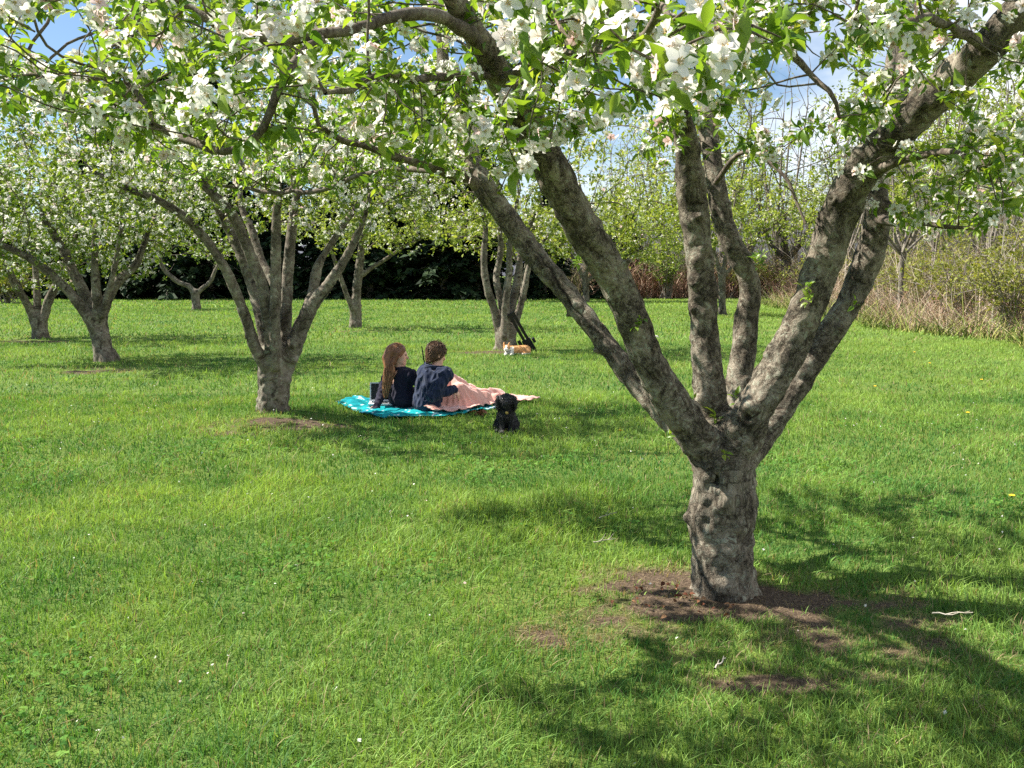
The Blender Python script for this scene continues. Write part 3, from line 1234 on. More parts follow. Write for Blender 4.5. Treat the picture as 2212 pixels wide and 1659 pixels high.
def grow_crown(rng, parent, lines, blobs, step, di, dk, tip, spur_r, spurs_per, nleaf, leaf_len, nflow, flow_r, lod, leaf_mat,
               flower_share=0.6, start=0.35, gaps=(), heroes=(), jit=0.22, cap=0.028, twig_name='twigs', spread=0.0, iters=90, bias=(0, 0, 0.04), twigmat=None, kmin=4, clump=0.0, sungaps=()):
    def sunlit_hole(Q):
        k = np.zeros(len(Q), bool)
        for (gx, gy, rx, ry, zr) in sungaps:
            t = (Q[:, 2] - zr) / SUN_TO.z
            hx, hy = Q[:, 0] - SUN_TO.x * t, Q[:, 1] - SUN_TO.y * t
            k |= (((hx - gx) / rx) ** 2 + ((hy - gy) / ry) ** 2 < 1) & (t > 0) & (rng.random(len(Q)) < 0.85)
        return k

    seeds, sr = [], []
    for li, (p, r) in enumerate(lines):
        if li == 0 and len(lines) > 1:
            continue
        a = int(len(p) * start)
        for j in range(a, len(p)):
            seeds.append(p[j]); sr.append(r[j])
    A = blob_points(rng, blobs)
    if len(sungaps):
        A = A[~sunlit_hole(A)]
    if clump:
        nv = vnoise(A * clump + 5.5) + 0.5 * vnoise(A * clump * 2.3)
        A = A[nv > -0.22]
    if len(heroes):
        A = np.vstack([A, np.array([h[0] for h in heroes])])
    if len(gaps):
        px, py, f = project(A)
        kp = np.ones(len(A), bool)
        for (gx, gy, rx, ry) in gaps:
            kp &= ~((((px - gx) / rx) ** 2 + ((py - gy) / ry) ** 2 < 1) & (f > 0))
        A = A[kp]
    ns = len(seeds)
    P, par = colonize(rng, A, seeds, sr, step, di, dk, iters, jit, bias)
    r, kids = radii_of(P, par, ns, np.array(sr), tip, 2.4, cap)
    g = Geo()
    branch_tubes(g, P, par, r, ns, kmin)
    g.build(twig_name, twigmat or M['twig'], parent)
    # spurs along the thin wood
    own = np.arange(ns, len(P))
    thin = own[r[own] < spur_r]
    n = int(len(thin) * spurs_per)
    pick = thin[rng.integers(0, len(thin), n)] if spurs_per > 1 else thin[rng.random(len(thin)) < spurs_per]
    tips = own[kids[own] == 0]
    pick = np.concatenate([pick, tips])
    t = rng.random(len(pick))[:, None]
    pos = P[pick] * t + P[par[pick]] * (1 - t)
    d = unit(P[pick] - P[par[pick]])
    axis = unit(d * 0.5 + rng.normal(0, 0.6, d.shape) + np.array([0, 0, 0.28]))
    pos = pos + axis * 0.02 + rng.normal(0, 1, pos.shape) * spread
    if len(sungaps):
        kp = ~sunlit_hole(pos)
        pos, axis = pos[kp], axis[kp]
    force = None
    if len(heroes):
        hp = np.array([h[0] for h in heroes]); ha = np.array([h[1] for h in heroes]); hn = np.array([h[2] for h in heroes])
        pos = np.vstack([pos, hp]); axis = np.vstack([axis, ha])
        force = np.concatenate([np.zeros(len(pos) - len(hp), int), hn])
    if len(gaps):
        px, py, f = project(pos)
        kp = np.ones(len(pos), bool)
        for (gx, gy, rx, ry) in gaps:
            kp &= ~((((px - gx) / (rx * 0.93)) ** 2 + ((py - gy) / (ry * 0.93)) ** 2 < 1) & (f > 0))
        pos, axis = pos[kp], axis[kp]
        if force is not None:
            force = force[kp]
    foliage(rng, pos, axis, nleaf, leaf_len, nflow, flow_r, lod, parent, leaf_mat, 0.25, flower_share, force)
    return len(pos)


# ---------------------------------------------------------------- the orchard trees
def limb_px(pts, scale=0.95, low=False):
    """[(x, y, half width, Y), ...] measured in the photograph -> positions and radii."""
    if low:
        pts = [(x, y, w * (0.79 + 0.21 * min(1, max(0, (700 - y) / 250))), Y) for x, y, w, Y in pts]
    P = [D(x, y, Y) for x, y, w, Y in pts]
    R = [PX(w, Y) * scale for x, y, w, Y in pts]
    return np.array(P), np.array(R)


def main_tree():
    rng = np.random.default_rng(11)
    base = MAIN.copy()
    t = thing('apple_tree', 'nearest blossoming apple tree, thick knotted trunk forking low into leaning limbs', 'tree', base, 'apple trees of the orchard')
    Y0 = base[1]
    trunk = limb_px([(1562, 1330, 76, Y0), (1562, 1250, 72, Y0), (1560, 1150, 69, Y0), (1562, 1070, 74, Y0), (1563, 1010, 64, Y0), (1568, 960, 54, Y0 + .04), (1572, 915, 36, Y0 + .08)])
    trunk[0][0][2] = -0.10
    A = limb_px([(1542, 1085, 40, Y0 + .08), (1535, 1010, 40, Y0 + .10), (1470, 930, 36, Y0 + .25), (1385, 840, 32, Y0 + .42), (1300, 730, 29, Y0 + .55), (1225, 635, 28, Y0 + .66), (1150, 545, 28, Y0 + .74), (1090, 465, 27, Y0 + .78), (1052, 412, 25, Y0 + .80)], low=True)
    A2 = limb_px([(1052, 412, 20, Y0 + .80), (1010, 388, 13, Y0 + .78), (940, 362, 10, Y0 + .70), (880, 345, 9, Y0 + .6), (800, 322, 8, Y0 + .45), (735, 300, 6.5, Y0 + .3), (690, 275, 5, Y0 + .15)])
    A3 = limb_px([(985, 378, 10, Y0 + .77), (930, 368, 7, Y0 + .92), (850, 364, 6, Y0 + 1.1), (760, 385, 6, Y0 + 1.25), (700, 408, 5.5, Y0 + 1.4), (620, 416, 5, Y0 + 1.6), (530, 408, 4.5, Y0 + 1.8), (440, 394, 3.5, Y0 + 1.9)])
    A4 = limb_px([(1052, 415, 22, Y0 + .80), (1015, 330, 20, Y0 + .95), (985, 240, 18, Y0 + 1.1), (960, 150, 15, Y0 + 1.2), (950, 40, 11, Y0 + 1.3)])
    B = limb_px([(1530, 1125, 52, Y0 - .02), (1545, 1010, 58, Y0 + .0), (1490, 920, 54, Y0 - .06), (1430, 840, 50, Y0 - .10), (1375, 710, 46, Y0 - .15), (1318, 590, 43, Y0 - .20), (1258, 490, 42, Y0 - .27), (1200, 385, 41, Y0 - .36), (1140, 270, 38, Y0 - .5), (1085, 170, 34, Y0 - .7), (1030, 80, 28, Y0 - .95), (960, -30, 22, Y0 - 1.2)], low=True)
    B2 = limb_px([(1060, 120, 19, Y0 - .8), (960, 40, 14, 3.1), (860, 35, 12, 2.95), (770, 62, 13, 2.85), (660, 85, 12, 2.8), (560, 84, 12, 2.8), (480, 62, 10, 2.8), (400, 22, 8, 2.8), (340, -20, 6, 2.8)])
    B3 = limb_px([(700, 84, 10, 2.8), (645, 130, 10, 2.78), (598, 200, 10, 2.75), (570, 272, 10.5, 2.75), (505, 320, 10.5, 2.8), (435, 309, 9.5, 2.9), (350, 277, 8, 3.0), (285, 250, 6, 3.1), (215, 200, 5, 3.2)])
    B4 = limb_px([(330, 270, 6, 3.0), (280, 185, 6, 3.1), (200, 168, 6, 3.2), (145, 176, 5.5, 3.3), (75, 160, 5, 3.35), (0, 132, 4, 3.4), (-60, 110, 3, 3.4)])
    B5 = limb_px([(300, 256, 5, 3.1), (200, 208, 5.5, 3.3), (120, 214, 5, 3.5), (50, 222, 5, 3.6), (-40, 232, 4, 3.7)])
    C = limb_px([(1556, 1090, 46, Y0 + .06), (1555, 1000, 50, Y0 + .08), (1540, 900, 43, Y0 + .12), (1527, 790, 37, Y0 + .14), (1523, 690, 35, Y0 + .15), (1513, 580, 36, Y0 + .14), (1500, 470, 37, Y0 + .12), (1490, 370, 36, Y0 + .08), (1478, 280, 27, Y0 + .0), (1455, 190, 22, Y0 - .15), (1440, 90, 18, Y0 - .3), (1400, -30, 14, Y0 - .45)], scale=0.84)
    Dl = limb_px([(1580, 1060, 38, Y0 + .15), (1580, 990, 38, Y0 + .22), (1590, 880, 33, Y0 + .42), (1603, 780, 29, Y0 + .5), (1612, 690, 26, Y0 + .52), (1622, 620, 24, Y0 + .52), (1600, 565, 24, Y0 + .50), (1566, 490, 23, Y0 + .50), (1548, 410, 22, Y0 + .52), (1538, 330, 21, Y0 + .56), (1525, 240, 20, Y0 + .62), (1530, 130, 16, Y0 + .7), (1560, 0, 12, Y0 + .8)])
    E = limb_px([(1590, 1130, 56, Y0 - .03), (1575, 1020, 64, Y0 + .0), (1612, 920, 60, Y0 - .04), (1655, 840, 55, Y0 - .06), (1705, 750, 50, Y0 - .07), (1750, 650, 47, Y0 - .08), (1785, 550, 45, Y0 - .10), (1815, 460, 42, Y0 - .13), (1850, 385, 41, Y0 - .19), (1905, 320, 40, Y0 - .3), (1975, 250, 40, Y0 - .45), (2055, 175, 40, Y0 - .62), (2130, 105, 39, Y0 - .78), (2215, 10, 37, Y0 - .95), (2300, -90, 32, Y0 - 1.1)], low=True)
    E2 = limb_px([(1845, 400, 28, Y0 - .15), (1880, 350, 22, Y0 - .0), (1920, 270, 20, Y0 + .1), (1950, 160, 18, Y0 + .2), (1955, 50, 15, Y0 + .25), (1960, -60, 12, Y0 + .3)])
    E3 = limb_px([(1870, 372, 14, Y0 - .25), (1960, 345, 9, Y0 - .45), (2040, 330, 8, Y0 - .6), (2060, 330, 7, Y0 - .65), (2120, 355, 6, Y0 - .75), (2200, 335, 5, Y0 - .9)])
    F = limb_px([(1600, 1100, 48, Y0 + .08), (1590, 1010, 52, Y0 + .22), (1650, 930, 46, Y0 + .36), (1715, 835, 41, Y0 + .42), (1775, 745, 37, Y0 + .45), (1835, 650, 36, Y0 + .45), (1872, 570, 35, Y0 + .44), (1893, 490, 31, Y0 + .42), (1893, 420, 24, Y0 + .40), (1898, 330, 20, Y0 + .40), (1920, 230, 17, Y0 + .45), (1930, 110, 14, Y0 + .5)], low=True)
    F2 = limb_px([(1890, 470, 14, Y0 + .40), (1930, 485, 7, Y0 + .25), (1990, 480, 6, Y0 + .1), (2050, 487, 5, Y0 + .0), (2110, 495, 3.5, Y0 - .1)])
    limbs = [trunk, A, B, C, Dl, E, F, E2, A4]
    H = lambda x, y, Y: D(x, y, Y)
    wood(t, limbs, 0.0095, 0.032, M['bark_near'], 1.15, 60, 3, roots=5, stubs=22, holes=[(D(1549, 1037, Y0 - .125), (0.016, 0.08, 0.034))])
    # long thin limbs, and the branches that carry the crown
    thin = [A2, A3, B2, B3, B4, B5, E3, F2]
    thin.append(limb_px([(1455, 190, 14, Y0 - .15), (1520, 60, 8, Y0 - .6), (1600, 50, 8, 3.3), (1640, 65, 8, 3.2), (1705, 108, 8, 3.1), (1755, 160, 7, 3.05), (1795, 200, 6, 3.0), (1812, 260, 4, 3.0)]))
    thin.append(limb_px([(1545, 395, 6, Y0 + .4), (1590, 330, 5, Y0 + .2), (1640, 335, 4.5, Y0 + .1), (1690, 378, 4, Y0 + .0), (1722, 430, 3.5, Y0 - .05), (1742, 480, 2.5, Y0 - .1)]))
    thin.append(limb_px([(1085, 170, 10, Y0 - .75), (1180, 120, 9, 2.9), (1290, 110, 8, 2.3), (1400, 60, 8, 1.9), (1440, 20, 7, 1.7), (1430, 110, 6, 1.55), (1440, 150, 5, 1.45)]))
    thin.append(limb_px([(2130, 105, 14, Y0 - .8), (2060, 60, 10, 3.2), (1980, 40, 9, 2.9), (1930, 70, 7, 2.7)]))
    thin.append(limb_px([(1080, 160, 10, Y0 - .7), (900, 170, 9, 3.0), (820, 165, 8, 2.6), (760, 195, 7, 2.4), (700, 190, 5, 2.2)]))
    g = Geo()
    lines = []
    for P, R in thin:
        p, r = spline(P, R, 0.05)
        w = 0.012 * np.stack([vnoise(p * 9 + 3), vnoise(p * 9 + 40), vnoise(p * 9 + 80)], 1)
        w[0] = 0
        p = p + w
        lines.append((p, r))
        g.tube(p, r * (1 + 0.22 * vnoise(p * 22)), 10)
    g.build('branches', M['twig'], t)
    allines = [trunk] + [spline(*l, 0.07) for l in limbs[1:]] + lines
    # only the upper reaches carry twigs
    seedlines = [trunk]
    for l in allines[1:1 + len(limbs) - 1]:
        a = int(len(l[0]) * 0.55)
        seedlines.append((l[0][a:], l[1][a:]))
    for l in lines:
        seedlines.append((l[0][3:], l[1][3:]))
    h = H
    blobs = [
        (h(560, 110, 2.75), (0.95, 0.50, 0.32), 350),
        (h(260, 160, 3.1), (0.55, 0.45, 0.28), 150),
        (h(1000, 60, 2.9), (0.75, 0.5, 0.30), 190),
        (h(1070, 230, 3.4), (0.50, 0.45, 0.32), 150),
        (h(1330, 120, 2.6), (0.60, 0.6, 0.30), 210),
        (h(1440, 140, 1.65), (0.26, 0.25, 0.14), 70),
        (h(1560, 60, 2.9), (0.6, 0.5, 0.3), 190),
        (h(840, 310, 4.8), (0.9, 0.6, 0.24), 170),
        (h(1330, 300, 4.6), (0.7, 0.6, 0.34), 110),
        (h(1600, 320, 4.6), (0.55, 0.5, 0.26), 70),
        (h(1950, 110, 3.6), (0.85, 0.7, 0.38), 280),
        (h(2000, 330, 4.0), (0.85, 0.6, 0.36), 260),
        (h(1960, 480, 4.4), (0.65, 0.4, 0.12), 110),
        (h(2180, 280, 3.5), (0.5, 0.5, 0.4), 190),
        (h(570, 350, 6.1), (0.9, 0.6, 0.22), 170),
        (np.array([-1.0, 6.2, 2.6]), (0.8, 0.6, 0.35), 240),
        (np.array([-1.75, 6.4, 2.35]), (0.7, 0.5, 0.3), 190),
        (np.array([-1.1, 3.75, 2.55]), (1.0, 0.5, 0.33), 420),
        (np.array([-1.3, 4.35, 2.85]), (0.8, 0.5, 0.35), 240),
        (np.array([0.0, 6.5, 2.9]), (1.4, 0.8, 0.5), 220),
        (np.array([0.4, 5.5, 2.9]), (0.9, 0.6, 0.4), 130),
        (np.array([0.6, 4.6, 3.2]), (2.0, 1.3, 0.4), 150),
        (np.array([1.6, 2.9, 2.95]), (1.5, 1.0, 0.4), 120),
        (np.array([0.1, 2.3, 2.7]), (0.9, 0.6, 0.3), 50),
    ]
    gaps = [(110, 85, 88, 62), (1715, 185, 72, 75), (1655, 258, 75, 40), (1580, 285, 20, 28), (1480, 560, 640, 130), (1640, 430, 150, 55), (1500, 400, 62, 120), (1230, 430, 95, 75), (1830, 430, 62, 80), (1900, 330, 48, 45), (1990, 235, 52, 45), (2110, 125, 52, 55), (500, 500, 480, 110)]
    heroes = []
    for (x, y, Y, n) in ((1450, 165, 1.42, 6), (1410, 195, 1.46, 3), (1490, 205, 1.44, 4), (1565, 140, 1.42, 5), (1545, 100, 1.5, 3), (1345, 185, 1.75, 4), (1310, 30, 1.7, 6), (1090, 22, 1.75, 6), (1040, 290, 2.5, 7), (1045, 250, 2.5, 4),
                         (470, 190, 2.0, 6), (600, 70, 2.1, 6), (590, 20, 2.1, 4), (680, 150, 2.2, 6), (690, 30, 2.1, 6), (340, 15, 2.3, 4), (215, 245, 2.6, 4), (1140, 360, 3.0, 4), (935, 300, 3.0, 5), (1945, 105, 2.7, 6), (1235, 90, 2.0, 5),
                         (1075, 95, 2.0, 6), (1130, 40, 1.9, 5), (375, 345, 3.2, 5), (1790, 365, 3.6, 4), (1735, 410, 3.8, 4), (1935, 465, 4.2, 5), (1985, 470, 4.1, 4), (2005, 255, 3.3, 5), (40, 18, 2.6, 7), (70, 30, 2.6, 4), (215, 30, 2.4, 6), (1455, 310, 3.4, 3), (820, 215, 2.8, 5), (1650, 45, 2.6, 4), (2190, 360, 3.2, 4), (2090, 260, 3.0, 4), (1240, 200, 2.2, 4), (1330, 250, 2.4, 4)):
        ax = unit(np.array([rng.normal(0, .3), -0.9, 0.15 + rng.normal(0, .25)]))
        heroes.append((D(x, y, Y), ax, n))
    n = grow_crown(rng, t, seedlines, blobs, 0.055, 0.55, 0.085, 0.0025, 0.0085, 1.0, 5.0, 0.043, 3.2, 0.0205, 0, M['leaf_near'],
                   flower_share=0.44, sungaps=[(1.5, 4.36, 0.55, 0.20, 1.4), (1.15, 4.3, 0.25, 0.16, 0.3)], start=0.0, gaps=gaps, heroes=heroes, jit=0.30, cap=0.014, twig_name='twigs', spread=0.008, kmin=5, clump=2.4)
    sp = np.array([D(x, y, Y) for x, y, Y in ((1742, 632, Y0 - .2), (1750, 640, Y0 - .2), (1636, 556, Y0 + .38), (1650, 548, Y0 + .36), (1592, 862, Y0 + .2), (1500, 872, Y0 - .0), (1545, 905, Y0 + .02), (1375, 700, Y0 - .25), (1250, 570, Y0 + .5), (1846, 655, Y0 + .3), (1570, 985, Y0 - .16), (1445, 945, Y0 + .1), (1640, 575, Y0 + .4))])
    foliage(rng, np.repeat(sp, 2, 0) + rng.normal(0, 0.012, (2 * len(sp), 3)), rng.normal(0, .5, (2 * len(sp), 3)) + [0, -.5, .6], 5, 0.036, 0, 0, 0, t, M['leaf_near'])
    print('main spurs', n)


def orchard_tree(key, label, limbs, blobs, voxel, lod, step, tip, spurs, leaf_len, leaf, nleaf=5, nflow=2.5, flow_r=0.022, share=0.5, spur_r=0.02, knots=10, seed=1,
                 di=0.9, dk=0.2, gaps=(), mat=None, spread=0.04, roots=4, start=0.5, twigmat=None, thick=1.0, sungaps=()):
    rng = np.random.default_rng(seed)
    base = TREE_SPOTS[key]
    t = thing('apple_tree', label, 'tree', base, 'apple trees of the orchard')
    L = [limb_px(l, thick * 0.86 if i else 0.93) for i, l in enumerate(limbs)]
    L[0][0][0][2] = -0.1
    lines = wood(t, L, voxel, voxel * 0.9, mat or M['bark_mid'], 1.1, knots, seed, roots=roots, stubs=knots // 2)
    n = grow_crown(rng, t, lines, blobs, step, di, dk, tip, spur_r, spurs, nleaf, leaf_len, nflow, flow_r, lod, leaf, flower_share=share, start=start, gaps=gaps, cap=0.05, spread=spread, twigmat=twigmat, kmin=3 if lod > 1 else 4, clump=1.3, sungaps=sungaps)
    print(key, 'spurs', n)
    return t


def orchard():
    b = TREE_SPOTS['t2']
    Y = b[1]
    orchard_tree('t2', 'apple tree in white blossom left of the picnicking couple, trunk fanning into seven limbs', [
        [(591, 935, 40, Y), (591, 880, 37, Y), (592, 820, 36, Y), (594, 770, 38, Y)],
        [(580, 800, 22, Y - .1), (553, 755, 19, Y - .2), (532, 690, 18, Y - .3), (505, 620, 17, Y - .4), (475, 560, 16, Y - .5), (430, 500, 15, Y - .6), (385, 458, 14, Y - .7), (330, 428, 13, Y - .8), (270, 405, 11, Y - .9), (200, 370, 8, Y - 1.)],
        [(585, 800, 26, Y), (570, 700, 25, Y), (550, 620, 24, Y + .1), (520, 540, 22, Y + .15), (490, 480, 20, Y + .2), (470, 440, 16, Y + .2), (430, 330, 11, Y + .2)],
        [(590, 790, 22, Y - .15), (572, 640, 20, Y - .25), (545, 560, 18, Y - .3), (500, 460, 17, Y - .4), (440, 400, 13, Y - .5), (380, 330, 9, Y - .6)],
        [(597, 790, 20, Y - .2), (594, 690, 18, Y - .3), (596, 570, 17, Y - .35), (597, 480, 16, Y - .4), (600, 400, 12, Y - .45), (590, 300, 9, Y - .5)],
        [(610, 790, 22, Y + .1), (618, 690, 19, Y + .15), (622, 590, 18, Y + .2), (630, 500, 17, Y + .25), (640, 430, 12, Y + .3), (670, 320, 9, Y + .4)],
        [(615, 800, 26, Y), (638, 740, 27, Y - .05), (665, 675, 24, Y - .1), (705, 620, 18, Y - .15), (745, 560, 15, Y - .2), (775, 500, 12, Y - .2), (800, 420, 9, Y - .2)],
        [(655, 690, 18, Y + .0), (675, 630, 17, Y + .15), (685, 580, 17, Y + .2), (700, 550, 11, Y + .25), (740, 490, 11, Y + .3), (780, 430, 9, Y + .4), (830, 350, 7, Y + .5)],
        [(605, 640, 14, Y + .3), (565, 560, 13, Y + .5), (545, 500, 13, Y + .6), (520, 440, 10, Y + .7), (520, 340, 8, Y + .9)],
    ], [
        (D(560, 330, Y), (2.5, 2.2, 0.95), 900), (D(330, 400, Y - .6), (1.1, 1.0, 0.5), 260), (D(800, 400, Y), (1.1, 1.2, 0.6), 320), (D(560, 190, Y), (2.2, 2.0, 0.8), 480),
    ], 0.017, 1, 0.10, 0.003, 1.9, 0.052, M['leaf_mid'], 4.5, 2.9, 0.022, 0.62, 0.02, 26, 21, 0.8, 0.16, gaps=[(650, 640, 95, 110), (110, 85, 88, 62), (900, 560, 120, 70), (420, 560, 60, 70)], spread=0.05, start=0.5, thick=0.78, sungaps=[(-1.15, 10.5, 0.55, 0.35, 0.55)])
    b = TREE_SPOTS['t3']
    Y = b[1]
    orchard_tree('t3', 'apple tree in white blossom on the left, its dark trunk leaning left from its foot', [
        [(232, 800, 26, Y), (225, 760, 22, Y), (215, 720, 22, Y), (208, 690, 24, Y)],
        [(205, 710, 15, Y - .1), (180, 670, 14, Y - .2), (140, 620, 12, Y - .3), (95, 580, 11, Y - .4), (50, 550, 10, Y - .5), (-20, 520, 8, Y - .6)],
        [(203, 690, 14, Y + .2), (185, 640, 14, Y + .3), (160, 590, 13, Y + .4), (130, 530, 11, Y + .5), (90, 460, 8, Y + .5)],
        [(212, 690, 14, Y - .1), (210, 640, 13, Y - .2), (205, 580, 10, Y - .3), (205, 500, 7, Y - .4)],
        [(218, 690, 14, Y + .1), (235, 640, 13, Y + .1), (262, 600, 12, Y + .1), (295, 570, 10, Y + .2), (320, 500, 7, Y + .2)],
        [(222, 680, 10, Y - .2), (240, 610, 8, Y - .4), (255, 540, 7, Y - .6), (265, 460, 5, Y - .7)],
    ], [(D(150, 370, Y), (3.4, 2.5, 1.7), 1000), (D(60, 500, Y), (1.4, 1.3, 0.8), 160), (D(260, 520, Y), (1.2, 1.2, 0.6), 150)],
        0.028, 2, 0.16, 0.005, 2.6, 0.075, M['leaf_mid'], 5, 3.0, 0.030, 0.6, 0.03, 14, 31, 1.2, 0.25, gaps=[(110, 85, 88, 62)], spread=0.09)
    b = TREE_SPOTS['t4']
    Y = b[1]
    orchard_tree('t4', 'apple tree at the left edge with three limbs spreading low, earth showing at its foot', [
        [(88, 745, 20, Y), (86, 715, 17, Y), (82, 690, 18, Y)],
        [(76, 695, 11, Y), (55, 650, 10, Y - .2), (30, 610, 10, Y - .4), (12, 560, 9, Y - .5), (-20, 480, 7, Y - .6)],
        [(82, 690, 11, Y), (80, 640, 10, Y + .1), (78, 600, 8, Y + .2), (70, 520, 6, Y + .3)],
        [(92, 695, 11, Y), (105, 650, 11, Y), (120, 620, 10, Y), (135, 580, 8, Y), (160, 520, 6, Y)],
    ], [(D(70, 440, Y), (3.4, 2.6, 2.1), 750)], 0.035, 2, 0.22, 0.007, 2.4, 0.10, M['leaf_mid'], 5, 2.6, 0.038, 0.5, 0.04, 8, 41, 1.6, 0.32, gaps=[(110, 85, 88, 62)], spread=0.12)
    b = TREE_SPOTS['t5']
    Y = b[1]
    orchard_tree('t5', 'small far apple tree with two pale crooked limbs forming a wide fork before dark conifers', [
        [(425, 680, 11, Y), (424, 655, 9.5, Y), (421, 632, 10, Y)],
        [(421, 635, 8, Y), (408, 618, 7, Y), (388, 611, 6.5, Y), (368, 596, 6, Y), (352, 578, 6, Y), (345, 556, 5, Y), (335, 520, 3.5, Y)],
        [(424, 635, 7, Y), (438, 622, 6, Y), (455, 608, 5.5, Y), (463, 588, 5, Y), (480, 550, 3.5, Y)],
    ], [(D(410, 520, Y), (3.4, 2.6, 1.2), 420)], 0.05, 2, 0.30, 0.010, 1.6, 0.14, M['leaf_mid'], 4, 1.0, 0.05, 0.4, 0.06, 5, 51, 2.2, 0.45, gaps=[(410, 600, 55, 34)], spread=0.15)
    b = TREE_SPOTS['t6']
    Y = b[1]
    orchard_tree('t6', 'apple tree with mossy forked trunk and yellow green leaves standing behind the couple', [
        [(769, 722, 15, Y), (768, 690, 13.5, Y), (768, 660, 14, Y)],
        [(764, 670, 8, Y - .1), (750, 640, 7, Y - .2), (738, 605, 6, Y - .3), (715, 540, 5, Y - .4)],
        [(769, 660, 12, Y), (772, 610, 11, Y), (778, 560, 10, Y), (785, 500, 7, Y)],
        [(776, 600, 7, Y), (800, 580, 6, Y), (830, 562, 5.5, Y), (870, 535, 4.5, Y), (920, 510, 3.5, Y)],
    ], [(D(820, 480, Y), (3.7, 2.6, 1.05), 700), (D(800, 400, Y), (2.4, 2, 0.9), 160)], 0.035, 2, 0.22, 0.007, 2.2, 0.10, M['leaf_spring'], 5, 1.2, 0.036, 0.4, 0.05, 8, 61, 1.6, 0.33, gaps=[(830, 620, 130, 60)], spread=0.13)
    b = TREE_SPOTS['t7']
    Y = b[1]
    orchard_tree('t7', 'apple tree behind the tan dog, its narrow trunk parting into five upright limbs', [
        [(1093, 775, 27, Y), (1092, 745, 23, Y), (1092, 715, 24, Y)],
        [(1080, 730, 11, Y), (1068, 670, 11, Y - .1), (1052, 620, 10, Y - .2), (1045, 560, 9, Y - .2), (1048, 480, 7, Y - .2), (1020, 400, 5, Y - .2)],
        [(1088, 725, 11, Y), (1084, 660, 10, Y + .1), (1072, 600, 9, Y + .2), (1082, 540, 8, Y + .3), (1075, 440, 6, Y + .3)],
        [(1092, 725, 12, Y - .2), (1092, 650, 11, Y - .3), (1100, 590, 9, Y - .3), (1102, 520, 8, Y - .3), (1120, 420, 5, Y - .3)],
        [(1096, 725, 11, Y + .1), (1108, 650, 11, Y + .2), (1120, 590, 10, Y + .3), (1130, 520, 7, Y + .4), (1170, 440, 5, Y + .5)],
        [(1102, 735, 11, Y), (1116, 690, 10, Y), (1132, 630, 9, Y - .1), (1145, 570, 7, Y - .1), (1190, 500, 5, Y - .2), (1260, 440, 4, Y - .3)],
    ], [(D(1120, 360, Y), (3.3, 2.6, 1.5), 850), (D(1230, 480, Y), (1.6, 1.5, 0.6), 170), (D(1000, 470, Y), (1.4, 1.2, 0.5), 150)],
        0.03, 2, 0.18, 0.006, 2.0, 0.08, M['leaf_spring'], 4.5, 2.0, 0.033, 0.5, 0.035, 12, 71, 1.3, 0.28, gaps=[(1090, 600, 75, 75)], spread=0.10)
    b = TREE_SPOTS['t9']
    Y = b[1]
    orchard_tree('t9', 'dark stemmed apple tree seen between the middle limbs of the nearest tree', [
        [(1560, 690, 10, Y), (1560, 640, 8.5, Y), (1559, 590, 8.5, Y)],
        [(1557, 600, 6, Y), (1545, 550, 5.5, Y), (1520, 500, 4.5, Y), (1480, 460, 3, Y)],
        [(1560, 595, 6, Y), (1570, 540, 5.5, Y), (1580, 480, 4.5, Y), (1590, 420, 3, Y)],
        [(1562, 600, 5, Y), (1590, 565, 4.5, Y), (1630, 520, 4, Y), (1680, 480, 3, Y)],
    ], [(D(1560, 450, Y), (5.2, 3.0, 1.7), 900)], 0.05, 2, 0.30, 0.009, 2.2, 0.13, M['leaf_spring'], 5, 0.8, 0.045, 0.35, 0.06, 6, 81, 2.2, 0.42, gaps=[(1715, 185, 72, 75)], spread=0.16)
    b = TREE_SPOTS['t8']
    Y = b[1]
    orchard_tree('t8', 'far apple tree seen between the two limbs leaning left from the nearest tree', [
        [(1265, 660, 9, Y), (1266, 630, 8, Y), (1262, 600, 8, Y)],
        [(1262, 605, 6, Y), (1245, 570, 5, Y), (1225, 540, 4, Y), (1190, 500, 3, Y)],
        [(1264, 600, 6, Y), (1275, 560, 5, Y), (1285, 510, 4, Y), (1300, 450, 3, Y)],
        [(1266, 610, 5, Y), (1300, 585, 4, Y), (1340, 560, 3.5, Y), (1400, 530, 2.5, Y)],
    ], [(D(1300, 500, Y), (6.5, 3.5, 2.3), 900)], 0.07, 2, 0.40, 0.012, 2.3, 0.19, M['leaf_spring'], 5, 0.8, 0.06, 0.35, 0.09, 4, 91, 3, 0.55, spread=0.2)
    b = TREE_SPOTS['t13']
    Y = b[1]
    orchard_tree('t13', 'far apple tree half hidden behind the upright limbs of the tree by the tan dog', [
        [(1131, 658, 8, Y), (1130, 630, 7, Y), (1130, 600, 7, Y)],
        [(1129, 605, 5, Y), (1115, 560, 4, Y), (1090, 510, 3, Y)],
        [(1131, 600, 5, Y), (1140, 550, 4, Y), (1150, 490, 3, Y)],
    ], [(D(1120, 500, Y), (4.6, 3.0, 2.2), 520)], 0.07, 2, 0.40, 0.012, 1.7, 0.19, M['leaf_spring'], 5, 0.8, 0.06, 0.35, 0.09, 4, 95, 3, 0.6, spread=0.2)


